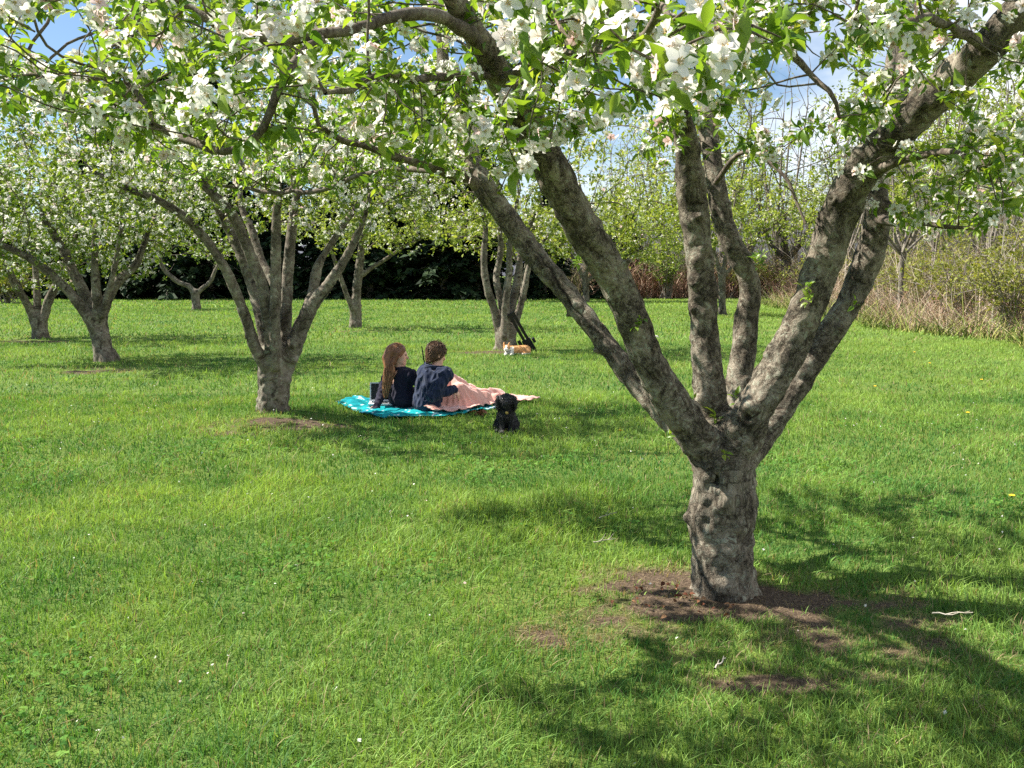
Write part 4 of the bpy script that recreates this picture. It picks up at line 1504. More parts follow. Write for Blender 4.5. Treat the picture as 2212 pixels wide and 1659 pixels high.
# ---------------------------------------------------------------- the edges of the lawn
def wild_tree(name, label, seed, H, trunk_h, trunk_r, crown_r, n, leaf, leaf_len, nleaf, group=None, bare=0.0, base=(0, 0, 0), lean=0.0, mat=None, cat='tree', spurs=1.6, nl=5):
    """A trunk that parts into rising limbs with a loose crown of small opening leaves."""
    rng = np.random.default_rng(seed)
    t = thing(name, label, cat, base, group)
    b = np.array(base, float)
    top = b + np.array([lean * trunk_h, 0, trunk_h])
    lines = [spline(np.array([b + [0, 0, -0.15], (b + top) / 2 + [rng.normal(0, .05) * trunk_h, 0, 0], top]), np.array([trunk_r * 1.25, trunk_r, trunk_r * 0.9]), 0.3)]
    for k in range(nl):
        a = k * 2 * math.pi / nl + rng.uniform(-.4, .4)
        d = np.array([math.cos(a), math.sin(a), 0])
        q = rng.uniform(0.35, 0.6) * crown_r
        e = top + d * q + [0, 0, (H - trunk_h) * rng.uniform(0.5, 0.75)]
        mid = top + d * q * 0.6 + [0, 0, (H - trunk_h) * 0.25]
        lines.append(spline(np.array([top - [0, 0, .1], mid, e]), np.array([trunk_r * 0.6, trunk_r * 0.42, trunk_r * 0.2]), 0.35))
    g = Geo()
    for i, (p, r) in enumerate(lines):
        if i == 0:
            g.tube(p, r, 9)
    g.build('trunk', mat or M['bark_far'], t)
    g = Geo()
    for p, r in lines[1:]:
        g.tube(p, r, 6)
    g.build('limbs', mat or M['bark_far'], t)
    cz = trunk_h + (H - trunk_h) * 0.55
    blobs = [(b + [lean * H, 0, cz], (crown_r, crown_r, (H - trunk_h) * 0.52), int(n * 0.6)), (b + [lean * H, 0, cz + H * 0.1], (crown_r * 0.6, crown_r * 0.6, (H - trunk_h) * 0.46), int(n * 0.4))]
    grow_crown(rng, t, lines, blobs, H * 0.05, H * 0.25, H * 0.055, 0.010 * H / 8, 0.035 * H / 8, spurs * (1 - bare), nleaf, leaf_len, 0, 0, 2, leaf, start=0.3, spread=0.2 * H / 8, cap=trunk_r * 0.4, kmin=3, jit=0.3, twigmat=mat or M['bark_far'])
    return t


def conifer(seed, H, R, label):
    rng = np.random.default_rng(seed)
    t = thing('conifer', label, 'tree', (0, 0, 0), 'dark conifers along the far edge of the lawn')
    g = Geo()
    g.tube(np.array([[0, 0, -0.2], [0.05, 0, H * 0.5], [0, 0.03, H]]), np.array([0.24, 0.15, 0.02]), 8)
    g.build('trunk', M['bark_far'], t)
    g = Geo()
    pos, dirs = [], []
    z = 0.35
    while z < H * 0.98:
        f = 1 - z / H
        nb = rng.integers(5, 8)
        for k in range(nb):
            a = rng.uniform(0, 2 * np.pi)
            ln = R * (f ** 0.75) * rng.uniform(0.65, 1.15) + 0.15
            d = np.array([math.cos(a), math.sin(a), 0])
            s = np.linspace(0, 1, 7)
            P = np.array([0, 0, z]) + d * (s * ln)[:, None] + np.array([0, 0, 1]) * (0.12 * s - 0.32 * s ** 2)[:, None] * ln
            g.tube(P, np.linspace(0.03, 0.008, 7) * (0.4 + f), 3)
            m = int(26 * ln / R * 1.5) + 6
            u = rng.uniform(0.15, 1, m)
            q = np.stack([np.interp(u, s, P[:, i]) for i in range(3)], 1)
            pos.append(q + rng.normal(0, 0.07, q.shape))
            sd = np.cross(d, [0, 0, 1])
            dd = d * rng.uniform(0.2, 1, m)[:, None] + sd * rng.normal(0, 0.8, m)[:, None] + np.array([0, 0, -0.25])
            dirs.append(dd)
        z += rng.uniform(0.22, 0.40)
    g.build('branches', M['bark_far'], t)
    pos = np.concatenate(pos)
    dirs = unit(np.concatenate(dirs))
    up = rng.normal(0, 0.4, pos.shape) + np.array([0, 0, 1])
    ax, ay, az = frame_from(dirs, up)
    T, F = leaf_quad()
    V, Q = stamp(T, F, pos, ax, ay, az, rng.uniform(0.32, 0.62, len(pos)))
    new_mesh('foliage', V, Q, M['needle'], {'rnd': np.repeat(rng.random(len(pos)), 4)}, True, t)
    return t


def shrub(name, label, seed, base, R, H, n, leaf_len, mat, stem_mat, group=None, nstem=22, nleaf=4):
    rng = np.random.default_rng(seed)
    t = thing(name, label, 'shrub', base, group)
    b = np.array(base, float)
    g = Geo()
    tips = []
    for k in range(nstem):
        a = rng.uniform(0, 2 * np.pi)
        q = rng.random() ** 0.6
        e = b + np.array([math.cos(a) * R * q, math.sin(a) * R * q, H * rng.uniform(0.55, 1.0) * (1 - 0.35 * q * q)])
        m = b + np.array([math.cos(a) * R * q * 0.35, math.sin(a) * R * q * 0.35, H * 0.45]) + rng.normal(0, 0.08, 3) * R
        p, r = spline(np.array([b + rng.normal(0, 0.08, 3) * [R, R, 0], m, e]), np.array([0.022, 0.014, 0.006]), H / 7)
        g.tube(p, r, 4)
        tips.append(p[2:])
        for j in range(4):
            i = rng.integers(2, len(p))
            d = unit(p[min(i, len(p) - 1)] - p[i - 1]) + rng.normal(0, 0.6, 3)
            e2 = p[i] + unit(d) * H * rng.uniform(0.15, 0.35)
            q2 = np.linspace(0, 1, 4)[:, None]
            pp = p[i] + (e2 - p[i]) * q2 + rng.normal(0, 0.02, (4, 3))
            g.tube(pp, np.array([0.008, 0.007, 0.006, 0.004]), 3)
            tips.append(pp)
    g.build('stems', stem_mat, t)
    tp = np.concatenate(tips)
    pos = tp[rng.integers(0, len(tp), n)] + rng.normal(0, 0.10, (n, 3)) * R * 0.7
    pos[:, 2] = np.maximum(pos[:, 2], 0.08)
    foliage(rng, pos, rng.normal(0, 1, (n, 3)) + [0, 0, .4], nleaf, leaf_len, 0, 0, 2, t, mat)
    return t


def brush_mass(name, label, seed, n, place, hmean, width, cols, lean=0.5):
    """A tangle of dry stems nobody could count."""
    rng = np.random.default_rng(seed)
    x, y, z0, hs = place(rng, n)
    h = hmean * hs * np.exp(rng.normal(0, 0.4, n))
    seg = 4
    a = rng.uniform(0, 2 * np.pi, n)
    d = np.stack([np.cos(a), np.sin(a)], 1) * (np.abs(rng.normal(0, lean, n)))[:, None]
    cv = rng.normal(0, 0.45, (n, 2))
    fa = rng.uniform(0, np.pi, n)
    side = np.stack([np.cos(fa), np.sin(fa), np.zeros(n)], 1)
    V = np.zeros((n, seg + 1, 2, 3))
    for k, t in enumerate(np.linspace(0, 1, seg + 1)):
        c = np.stack([x + d[:, 0] * h * t + cv[:, 0] * h * t * t, y + d[:, 1] * h * t + cv[:, 1] * h * t * t, z0 + h * (t - 0.25 * t * t * np.linalg.norm(d, axis=1))], 1)
        w = (width * (1 - 0.75 * t) * rng.uniform(0.6, 1.4, n))[:, None] * side * 0.5
        V[:, k, 0] = c - w
        V[:, k, 1] = c + w
    cols = np.asarray(cols, float)
    C = np.ones((n, seg + 1, 2, 4))
    C[..., :3] = (cols[rng.integers(0, len(cols), n)] * rng.uniform(0.6, 1.25, (n, 1)))[:, None, None, :]
    b = np.arange(n)[:, None] * (2 * (seg + 1)) + np.arange(seg)[None, :] * 2
    F = np.stack([b, b + 1, b + 3, b + 2], -1).reshape(-1, 4)
    o = new_mesh(name, V.reshape(-1, 3), F, M['stem'], {'col': C.reshape(-1, 4)}, False)
    return tag(o, label, 'brush', kind='stuff')


M['stem'] = vcol('dry_stem', 0.9, 0.1)
M['bark_grey'] = bark('grey_wild_bark', (0.09, 0.075, 0.06), (0.20, 0.17, 0.14), (0.32, 0.28, 0.23), (0.3, 0.3, 0.24), 0.4, 0.5, 0.3, use_attr=False)
M['bark_dark'] = bark('dark_wild_bark', (0.025, 0.02, 0.016), (0.06, 0.05, 0.04), (0.11, 0.09, 0.075), (0.15, 0.15, 0.11), 0.4, 0.6, 0.3, use_attr=False)
M['bark_pale'] = bark('pale_sapling_bark', (0.25, 0.21, 0.16), (0.42, 0.37, 0.30), (0.55, 0.5, 0.42), (0.5, 0.48, 0.4), 0.4, 0.3, 0.2, use_attr=False)


def edge_of_lawn():
    # conifers along the far left edge
    rng = np.random.default_rng(77)
    lab = 'dense dark conifer in the row closing the far edge of the lawn'
    protos = [conifer(101, 11.5, 3.4, lab), conifer(102, 10.0, 3.0, lab), conifer(103, 12.5, 3.6, lab)]
    k = 0
    for row, (Yr, n, x0, x1) in enumerate(((61.5, 15, -46, 7.5), (66, 13, -50, 9), (71, 9, -50, 6))):
        for i in range(n):
            x = x0 + (x1 - x0) * (i + rng.uniform(0.25, 0.75)) / n
            s = rng.uniform(0.8, 1.28)
            o = protos[k] if k < 3 else copy_tree(protos[rng.integers(0, 3)])
            if x > -1:
                s *= 0.6
            o.location = (x, Yr + rng.uniform(-0.8, 0.8), -0.05)
            o.rotation_euler = (0, 0, rng.uniform(0, 6.28))
            o.scale = (s * rng.uniform(0.9, 1.1), s * rng.uniform(0.9, 1.1), s)
            k += 1
    # spring woods to the right, beyond the lawn
    lab = 'thin spring tree with opening yellow green leaves in the wood beyond the lawn'
    labb = 'bare grey branched tree in the wood beyond the lawn'
    gw = 'spring trees of the wood beyond the lawn'
    gb = 'bare trees of the wood beyond the lawn'
    pr = [wild_tree('woodland_tree', lab, 201, 12.5, 3.0, 0.17, 3.3, 420, M['leaf_spring'], 0.17, 4.5, gw, spurs=2.5, mat=M['bark_grey']), wild_tree('woodland_tree', lab, 202, 10.5, 2.2, 0.14, 3.0, 380, M['leaf_spring'], 0.17, 4.5, gw, spurs=2.5),
          wild_tree('woodland_tree', labb, 203, 14.5, 3.5, 0.17, 3.0, 560, M['leaf_spring'], 0.13, 1.2, gb, bare=0.4, mat=M['bark_grey'])]
    spots = []
    for Yr, n, x0, x1 in ((66, 10, 9, 46), (73, 12, 6, 56), (82, 13, 4, 66), (93, 13, 3, 76)):
        for i in range(n):
            spots.append((x0 + (x1 - x0) * (i + rng.uniform(0.1, 0.9)) / n, Yr + rng.uniform(-3, 3), rng.choice([0, 0, 1, 1, 2], p=[.2, .2, .2, .2, .2])))
    for Yr, x in ((40, 18), (46, 19.5), (52, 21.5), (58, 23.5), (37, 19.5), (43, 21.5), (33, 16.5), (30, 15.2), (50, 26), (62, 28), (35, 14.6), (47, 16.8), (56, 18.6)):
        spots.append((x, Yr, rng.choice([0, 1, 2])))
    used = set()
    for x, y, q in spots:
        q = int(q)
        o = pr[q] if q not in used else copy_tree(pr[q])
        used.add(q)
        o.location = (x, y, -0.05)
        o.rotation_euler = (0, 0, rng.uniform(0, 6.28))
        s = rng.uniform(0.85, 1.35) * (0.62 if y < 60 else 1.0)
        o.scale = (s, s, s)
    # the trees one can tell apart
    p = TREE_SPOTS['t10']
    wild_tree('dark_trunked_tree', 'dark trunked spreading tree at the far right edge of the lawn', 301, 8.2, 2.6, 0.36, 4.2, 520, M['leaf_spring'], 0.15, 1.5, None, base=p, mat=M['bark_dark'], lean=0.04, spurs=1.3, nl=6)
    p = D(1945, 640, 31)
    p[2] = 0
    wild_tree('bare_tree', 'small grey tree with spreading limbs rising out of the brambles at right', 302, 5.6, 2.3, 0.085, 2.6, 260, M['leaf_shrub'], 0.07, 2.0, None, base=p, mat=M['bark_far'], spurs=0.8)
    for i, (px, Y, H) in enumerate(((2150, 25, 4.0), (2196, 24, 3.6))):
        p = D(px, 640, Y)
        p[2] = 0
        wild_tree('bare_sapling', ['pale leafless many branched sapling in the thicket at the right', 'thin pale leafless sapling nearest the right edge of the photo'][i], 303 + i, H, 1.0, 0.03, 0.9, 130, M['leaf_spring'], 0.05, 0.1, None, base=p, mat=M['bark_pale'], bare=0.95, cat='sapling', nl=4)
    # shrubs of the thicket
    for i, (px, Y, R, H, lab) in enumerate((
            (2080, 27, 1.9, 2.7, 'rounded yellow green bush in the middle of the thicket'),
            (2190, 23, 1.7, 2.5, 'broad olive green bush at the right edge of the photo'),
            (1990, 34, 2.0, 2.6, 'loose green bush beside the small grey tree'),
            (1900, 42, 2.2, 2.8, 'yellowish bush behind the right rear limb of the nearest tree'),
            (2140, 33, 2.4, 4.0, 'tall yellow green bush behind the pale saplings'),
            (2030, 44, 2.6, 4.2, 'tall olive bush rising behind the small grey tree'),
            (1780, 57, 2.6, 3.0, 'olive bush right of the dark trunked tree'),
            (1440, 61, 2.0, 4.6, 'bright green small tree shaped bush at the far lawn edge'),
            (1620, 63, 2.4, 2.8, 'low green bush left of the dark trunked tree'),
            (18, 52, 2.6, 2.6, 'yellow green bush at the far left edge of the lawn'),
            (2260, 28, 2.2, 3.6, 'tall bush cut by the right edge of the photo'))):
        p = D(px, 640, Y)
        p[2] = 0
        m = M['leaf_mid'] if i in (7,) else M['leaf_shrub']
        shrub('thicket_shrub', lab, 400 + i, p, R, H, int(430 * R), 0.055 + 0.0011 * Y, m, M['bark_grey'], nstem=34)

    # brambles and dry weeds
    def right_edge(rng, n):
        y = 17 + 33 * rng.random(n) ** 1.25
        edge = 11.3 + 0.8 * vnoise(np.stack([y * 0.4, y * 0, y * 0], 1)) + np.maximum(0, y - 34) * 0.17
        dx = rng.random(n) ** 1.7 * 9
        x = edge + dx
        return x, y, np.zeros(n) - 0.02, 0.45 + 0.9 * np.clip(dx / 3.0, 0, 1.3)
    brush_mass('bramble_thicket', 'tangle of dry brown brambles and weeds along the right of the lawn', 501, 17000, right_edge, 1.05, 0.014,
               [(0.38, 0.27, 0.19), (0.50, 0.40, 0.28), (0.30, 0.18, 0.13), (0.58, 0.50, 0.37), (0.26, 0.23, 0.09), (0.36, 0.17, 0.13), (0.44, 0.32, 0.25)], 1.0)

    def stems_at(rng, n):
        x, y, z, s = right_edge(rng, n)
        return x + 0.8 + rng.random(n) * 2.5, y, z, 0.5 + 0.7 * rng.random(n)
    brush_mass('bare_stems', 'tall bare tan and grey stems standing in the thicket at right', 505, 2600, stems_at, 2.3, 0.018,
               [(0.46, 0.37, 0.27), (0.36, 0.28, 0.21), (0.55, 0.47, 0.37), (0.30, 0.22, 0.17)], 0.5)

    def green_low(rng, n):
        x, y, z, s = right_edge(rng, n)
        return x - 0.5, y, z, 0.35 + 0.4 * rng.random(n)
    brush_mass('weedy_growth', 'fresh green weeds growing among the dry brambles at right', 502, 7000, green_low, 0.8, 0.030,
               [(0.15, 0.20, 0.04), (0.25, 0.27, 0.07), (0.12, 0.18, 0.04), (0.33, 0.31, 0.10)], 0.6)

    def far_strip(rng, n):
        x = rng.uniform(5.5, 24, n)
        y = 61.5 + rng.random(n) * 4 + np.clip(x - 18, 0, 9) * -0.6
        return x, y, np.zeros(n), 0.6 + 0.9 * rng.random(n)
    brush_mass('dead_brush', 'reddish brown dead brush along the far edge of the lawn', 503, 6000, far_strip, 1.25, 0.07,
               [(0.26, 0.14, 0.10), (0.33, 0.21, 0.15), (0.20, 0.11, 0.08), (0.38, 0.28, 0.20)], 0.6)
    def under(rng, n):
        x = rng.uniform(4, 60, n)
        y = 63 + 26 * rng.random(n) + np.clip(x - 18, 0, 9) * -0.9
        return x, y, np.zeros(n), 0.5 + 1.0 * rng.random(n)
    brush_mass('undergrowth', 'grey brown twiggy undergrowth filling the spring wood beyond the lawn', 504, 15000, under, 3.0, 0.045,
               [(0.20, 0.15, 0.11), (0.27, 0.21, 0.16), (0.16, 0.12, 0.09), (0.20, 0.20, 0.07), (0.25, 0.24, 0.09)], 0.45)
    # hills far off
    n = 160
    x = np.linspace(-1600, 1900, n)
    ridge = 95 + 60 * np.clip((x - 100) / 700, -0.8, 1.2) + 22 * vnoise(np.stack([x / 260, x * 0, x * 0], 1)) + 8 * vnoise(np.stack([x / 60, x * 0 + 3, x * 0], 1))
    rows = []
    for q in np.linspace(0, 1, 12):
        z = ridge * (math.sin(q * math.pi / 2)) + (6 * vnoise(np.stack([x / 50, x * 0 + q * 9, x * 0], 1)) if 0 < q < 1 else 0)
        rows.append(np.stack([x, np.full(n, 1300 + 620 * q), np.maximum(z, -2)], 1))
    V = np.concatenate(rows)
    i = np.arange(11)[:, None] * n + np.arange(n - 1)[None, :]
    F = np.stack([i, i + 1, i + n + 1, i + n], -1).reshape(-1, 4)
    o = new_mesh('hills', V, F, plain('hazed_wooded_hill', (0.075, 0.078, 0.092), 1.0, 0.05, 0, 0.35, 0.03))  # blue of distant haze is mixed into the grey of the woods
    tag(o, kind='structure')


# ---------------------------------------------------------------- people and dogs
M['clover'] = leafy('clover_leaf', [(0, (0.05, 0.14, 0.024)), (0.6, (0.09, 0.21, 0.034)), (1, (0.15, 0.27, 0.05))], 0.3, (1.2, 1.2, 0.5), 0.8, 0.1)
M['skin'] = plain('skin', (0.62, 0.36, 0.26), 0.5, 0.35, 0, 0.10, 40, 0.1, 200)
M['navy'] = plain('navy_fleece', (0.014, 0.022, 0.050), 0.9, 0.15, 0, 0.25, 60, 0.35, 240, sheen=0.15)
M['plum'] = plain('dark_plum_jersey', (0.016, 0.014, 0.029), 0.9, 0.15, 0, 0.25, 60, 0.3, 240, sheen=0.1)
M['black_cloth'] = plain('black_cloth', (0.010, 0.010, 0.014), 0.9, 0.15, 0, 0.3, 60, 0.3, 240)
M['pants'] = plain('dark_trousers', (0.022, 0.021, 0.034), 0.9, 0.15, 0, 0.25, 60, 0.3, 200)
M['hair'] = vcol('hair_strands', 0.42, 0.45)
M['eye'] = plain('dark_eye', (0.02, 0.014, 0.01), 0.15, 0.5, 0, 0.1)
M['blackfur'] = vcol('black_curly_fur', 0.5, 0.5, 0.8, 220)
M['corgifur'] = vcol('tan_and_white_fur', 0.85, 0.15, 0.5, 200)
M['towel'] = vcol('turquoise_towel', 0.95, 0.08, 0.4, 300)
M['blanket'] = plain('pink_fleece_blanket', (0.64, 0.325, 0.265), 0.95, 0.08, 0, 0.07, 25, 0.35, 260, sheen=0.4)
M['silver'] = plain('silver_laptop_shell', (0.74, 0.75, 0.77), 0.45, 0.5, 0.0, 0.04, 20)
M['screen'] = plain('black_glass_screen', (0.006, 0.006, 0.008), 0.18, 0.5, 0, 0.1)
M['keys'] = plain('dark_keys', (0.02, 0.02, 0.022), 0.6, 0.3, 0, 0.3, 200)
M['blackmetal'] = plain('black_painted_metal', (0.012, 0.012, 0.013), 0.55, 0.3, 0, 0.3, 50)


def axes_of(f, up=(0, 0, 1)):
    f = unit(np.asarray(f, float))
    s = unit(np.cross(f, up))
    u = np.cross(s, f)
    return f, s, u          # forward, right, up


def head(S, c, f, scale=1.0, female=False):
    f, s, u = axes_of(f)
    A = np.stack([f, s, u])
    p = lambda a, b, e: c + (f * a + s * b + u * e) * scale
    k = 0.02
    S.ell(p(-0.012, 0, 0.020), np.array([0.098, 0.077, 0.098]) * scale, k, A)
    S.ell(p(0.040, 0, -0.030), np.array([0.058, 0.060, 0.085]) * scale, k, A)
    S.cap(p(0.045, 0.03, -0.085), p(0.080, 0, -0.105), 0.030 * scale, 0.022 * scale, k)
    S.cap(p(0.045, -0.03, -0.085), p(0.080, 0, -0.105), 0.030 * scale, 0.022 * scale, k)
    S.cap(p(0.092, 0, 0.005), p(0.118, 0, -0.036), 0.009 * scale, 0.013 * scale, 0.012)
    S.ell(p(0.096, 0, -0.066), np.array([0.012, 0.022, 0.008]) * scale, 0.008, A)
    S.ell(p(0.092, 0, -0.078), np.array([0.012, 0.018, 0.008]) * scale, 0.008, A)
    S.ell(p(0.084, 0, 0.018), np.array([0.014, 0.048, 0.010]) * scale, 0.014, A)
    for q in (-1, 1):
        S.ell(p(0.088, 0.032 * q, 0.000), np.array([0.012, 0.016, 0.010]) * scale, 0.01, A, sub=True)
        S.ell(p(-0.005, 0.079 * q, -0.015), np.array([0.020, 0.010, 0.032]) * scale, 0.006, A)
    return f, s, u


def eyes(parent, c, f, scale):
    f, s, u = axes_of(f)
    for q in (-1, 1):
        S = SDF(c + (f * 0.080 + s * 0.032 * q) * scale - 0.03, c + (f * 0.080 + s * 0.032 * q) * scale + 0.03, 0.003)
        S.ell(c + (f * 0.081 + s * 0.032 * q) * scale, np.array([0.011, 0.013, 0.009]) * scale, 0.002, np.stack([f, s, u]))
        V, F = S.mesh()
        new_mesh('eye', V, F, M['eye'], None, True, parent)


def hand(S, wrist, d, back, thumb, curl=0.5, sc=1.0):
    """Palm, four unequal bent fingers and a thumb leaving the side of the palm."""
    d = unit(d)
    back = unit(np.asarray(back, float) - (np.asarray(back, float) @ d) * d)
    side = np.cross(d, back) * thumb
    p = lambda a, b, e: wrist + (d * a + side * b + back * e) * sc
    S.ell(p(0.048, 0, 0), np.array([0.052, 0.040, 0.016]) * sc, 0.012, np.stack([d, side, back]))
    for i, (o, ln) in enumerate(((0.030, 0.070), (0.010, 0.080), (-0.011, 0.074), (-0.031, 0.058))):
        q = p(0.085, o, 0)
        dd = d
        for j, (fr, an) in enumerate(((0.45, 0.35), (0.32, 0.75), (0.23, 1.1))):
            a = an * curl
            dirn = unit(dd * math.cos(a) - back * math.sin(a) + side * (o * 2.2))
            e = q + dirn * ln * fr * sc
            S.cap(q, e, (0.0088 - 0.0009 * j) * sc, (0.0080 - 0.0009 * j) * sc, 0.003)
            q = e
    q = p(0.028, 0.036, -0.004)
    for fr, out in ((0.034, 0.75), (0.028, 0.45)):
        e = q + unit(d * (1 - out * 0.5) + side * out - back * 0.35 * curl) * fr * sc
        S.cap(q, e, 0.0105 * sc, 0.0085 * sc, 0.005)
        q = e


def folds(V, F, amp, fr, seed, k=3):
    NV = normals(V, F)
    n = vnoise(V * np.array([fr, fr, fr * 0.55]) + seed) + 0.5 * vnoise(V * np.array([fr * 2.1, fr * 2.1, fr * 1.1]) + seed * 2)
    n = 1 - np.abs(n) * 1.6
    return V + NV * (amp * (n - 0.5))[:, None]


def strands(g, rng, roots, ctrl, n_ctrl, r0, col, var, step=0.02):
    pass


def girl():
    rng = np.random.default_rng(61)
    root = thing('person', 'person with very long auburn hair in a dark top, leaning on one arm', 'person', (-1.28, 10.72, 0), None)
    hip = np.array([-1.27, 10.73, 0.115])
    neck = D(864, 799, 10.73)
    hc = D(861, 765, 10.72)
    f = np.array([0.955, 0.22, -0.16])
    face = unit(np.array([0.62, 0.78, 0]))
    rt = np.array([face[1], -face[0], 0])
    chest = hip * 0.30 + neck * 0.70 + face * 0.0
    shL = neck - rt * 0.165 + [0, 0, -0.045]
    shR = neck + rt * 0.165 + [0, 0, -0.045]
    elL = np.array([-1.50, 10.72, 0.255])
    wrL = np.array([-1.535, 10.52, 0.075])
    elR = hip + rt * 0.20 + face * 0.10 + [0, 0, 0.16]
    wrR = elR + face * 0.20 + [0, 0, 0.0] - rt * 0.10
    ax3 = np.stack([rt, face, [0, 0, 1.0]])
    kn = [hip + np.array([0.36, 0.34, 0.10]), hip + np.array([0.33, 0.44, 0.08])]
    ft = [kn[0] + np.array([0.35, 0.12, -0.2]), kn[1] + np.array([0.38, 0.08, -0.14])]

    def torso(S, o):
        S.ell(hip, np.array([0.165, 0.125, 0.115]) + o, 0.05, ax3)
        S.ell(hip * 0.62 + neck * 0.38, np.array([0.125, 0.095, 0.13]) + o, 0.06, ax3)
        S.ell(chest, np.array([0.150, 0.100, 0.135]) + o, 0.05, ax3)
        S.cap(shL, shR, 0.055 + o, 0.055 + o, 0.04)
        S.cap(neck - [0, 0, 0.05], neck, 0.070 + o * 0.5, 0.052 + o * 0.3, 0.04)

    S = SDF((-1.72, 10.35, -0.02), (-0.45, 11.45, 0.86), 0.0068)
    torso(S, 0.0)
    S.cap(neck - [0, 0, 0.03], hc - [0, 0, 0.06], 0.050, 0.046, 0.03)
    head(S, hc, f, 0.97, True)
    for sh, el, wr in ((shL, elL, wrL), (shR, elR, wrR)):
        S.cap(sh, el, 0.044, 0.034, 0.03).cap(el, wr, 0.034, 0.024, 0.01)
    hand(S, wrL, np.array([-0.15, -0.75, -0.35]), (0, -0.3, 1), 1, 0.25, 0.9)
    hand(S, wrR, wrR - elR, (0, 0, 1), -1, 0.5, 0.9)
    for k, t in zip(kn, ft):
        S.cap(hip + (k - hip) * 0.15, k, 0.080, 0.055, 0.04).cap(k, t, 0.053, 0.036, 0.01)
        S.cap(t, t + np.array([0.10, 0.05, 0.05]), 0.034, 0.028, 0.02)
    V, F = S.mesh()
    V = relax(V, F, 1, 0.3)
    new_mesh('body', V, F, M['skin'], None, True, root)
    eyes(root, hc, f, 0.97)
    # top
    S = SDF((-1.72, 10.40, 0.0), (-0.85, 11.2, 0.75), 0.008)
    torso(S, 0.016)
    S.chain([shL, (shL + elL) / 2 + [-0.01, 0, 0.01], elL], [0.062, 0.056, 0.047], 0.03)
    S.chain([elL, (elL + wrL) / 2, wrL + np.array([-0.012, -0.055, -0.03])], [0.047, 0.045, 0.040], 0.015)
    S.chain([shR, elR, wrR], [0.062, 0.047, 0.036], 0.03)
    S.ell(neck + [0.0, 0, 0.05], (0.06, 0.06, 0.05), 0.01, sub=True)
    V, F = S.mesh()
    V = folds(V, F, 0.014, 17, 3.3)
    new_mesh('top', V, F, M['plum'], None, True, root)
    g = Geo()
    a = np.linspace(0, 2 * np.pi, 25)
    ring = neck + [0, 0, 0.012] + np.stack([np.cos(a) * 0.066, np.sin(a) * 0.066, np.zeros(25)], 1)
    g.tube(ring, 0.009, 6)
    g.build('collar', M['black_cloth'], root)
    # trousers
    S = SDF((-1.6, 10.4, 0.0), (-0.45, 11.45, 0.5), 0.010)
    S.ell(hip - [0, 0, 0.01], np.array([0.185, 0.150, 0.100]), 0.04, ax3)
    for k, t in zip(kn, ft):
        S.cap(hip + (k - hip) * 0.15, k, 0.092, 0.066, 0.04).cap(k, t, 0.064, 0.048, 0.01)
    V, F = S.mesh()
    V = folds(V, F, 0.008, 12, 8.3)
    new_mesh('trousers', V, F, M['pants'], None, True, root)
    # hair: a mass and strands over it
    ff, s, u = axes_of(f)
    H = lambda a, b, e: hc + ff * a + s * b + u * e
    tail = [H(-0.085, 0.01, 0.02), H(-0.115, 0.015, -0.06), D(842, 800, 10.63), D(837, 822, 10.60), D(834, 842, 10.60), D(833, 857, 10.60)]
    S = SDF((-1.75, 10.4, 0.1), (-1.1, 11.0, 0.88), 0.008)
    S.ell(H(-0.022, 0, 0.032), np.array([0.103, 0.088, 0.098]), 0.02, np.stack([ff, s, u]))
    for q in (-1, 1):
        S.cap(H(-0.01, 0.074 * q, 0.01), H(-0.055, 0.068 * q, -0.09), 0.024, 0.030, 0.03)
    S.chain(tail, [0.075, 0.068, 0.058, 0.045, 0.032, 0.012], 0.04)
    S.ell(H(0.125, 0, -0.04), np.array([0.090, 0.12, 0.115]), 0.01, np.stack([ff, s, u]), sub=True)
    V, F = S.mesh()
    NV = normals(V, F)
    rel = V - hc
    ang = np.arctan2(rel @ s, -(rel @ ff)) if False else (rel @ s) * 55 + (rel @ ff) * 40
    V = V + NV * (0.002 * np.sin(ang * 3 + 3 * vnoise(V * 14)))[:, None]
    t = 0.5 + 0.5 * vnoise(np.stack([ang * 1.2, V[:, 2] * 2, V[:, 0] * 0], 1))
    C = np.ones((len(V), 4))
    C[:, :3] = np.array([0.085, 0.032, 0.014]) + (np.array([0.36, 0.16, 0.070]) - np.array([0.085, 0.032, 0.014])) * t[:, None]
    hair = new_mesh('hair', V, F, M['hair'], {'col': C}, True, root)
    g = Geo()
    for i in range(520):
        a = rng.uniform(-2.5, 2.5)            # around the crown of the head, not over the face
        e = rng.uniform(0.15, 1.45)
        lat = np.array([-math.cos(a) * math.cos(e), math.sin(a) * math.cos(e), math.sin(e)])
        p0 = H(-0.022 + lat[0] * 0.106, lat[1] * 0.091, 0.032 + lat[2] * 0.101)
        p1 = H(-0.06 - 0.05 * rng.random(), lat[1] * 0.088, -0.02 - 0.05 * rng.random())
        w = rng.normal(0, 1, 3)
        w = w / max(1.0, np.linalg.norm(w))
        c = [p0, p1]
        end = rng.integers(4, 7)
        for j in range(2, end):
            rr = [0, 0, 0.056, 0.046, 0.036, 0.022][j] * 1.05
            c.append(np.asarray(tail[j]) + w * rr + rng.normal(0, 0.004, 3) + [0, -0.012, 0])
        p, r = spline(np.array(c), np.full(len(c), 0.0032), 0.025)
        r[-2:] *= [0.7, 0.3]
        t = rng.random()
        col = np.array([0.09, 0.034, 0.014]) + (np.array([0.55, 0.28, 0.13]) - np.array([0.09, 0.034, 0.014])) * t ** 1.5
        g.tube(p, r, 3, col=np.tile([*col, 1.0], (len(p) * 3, 1)))
    g.build('strands', M['hair'], hair)


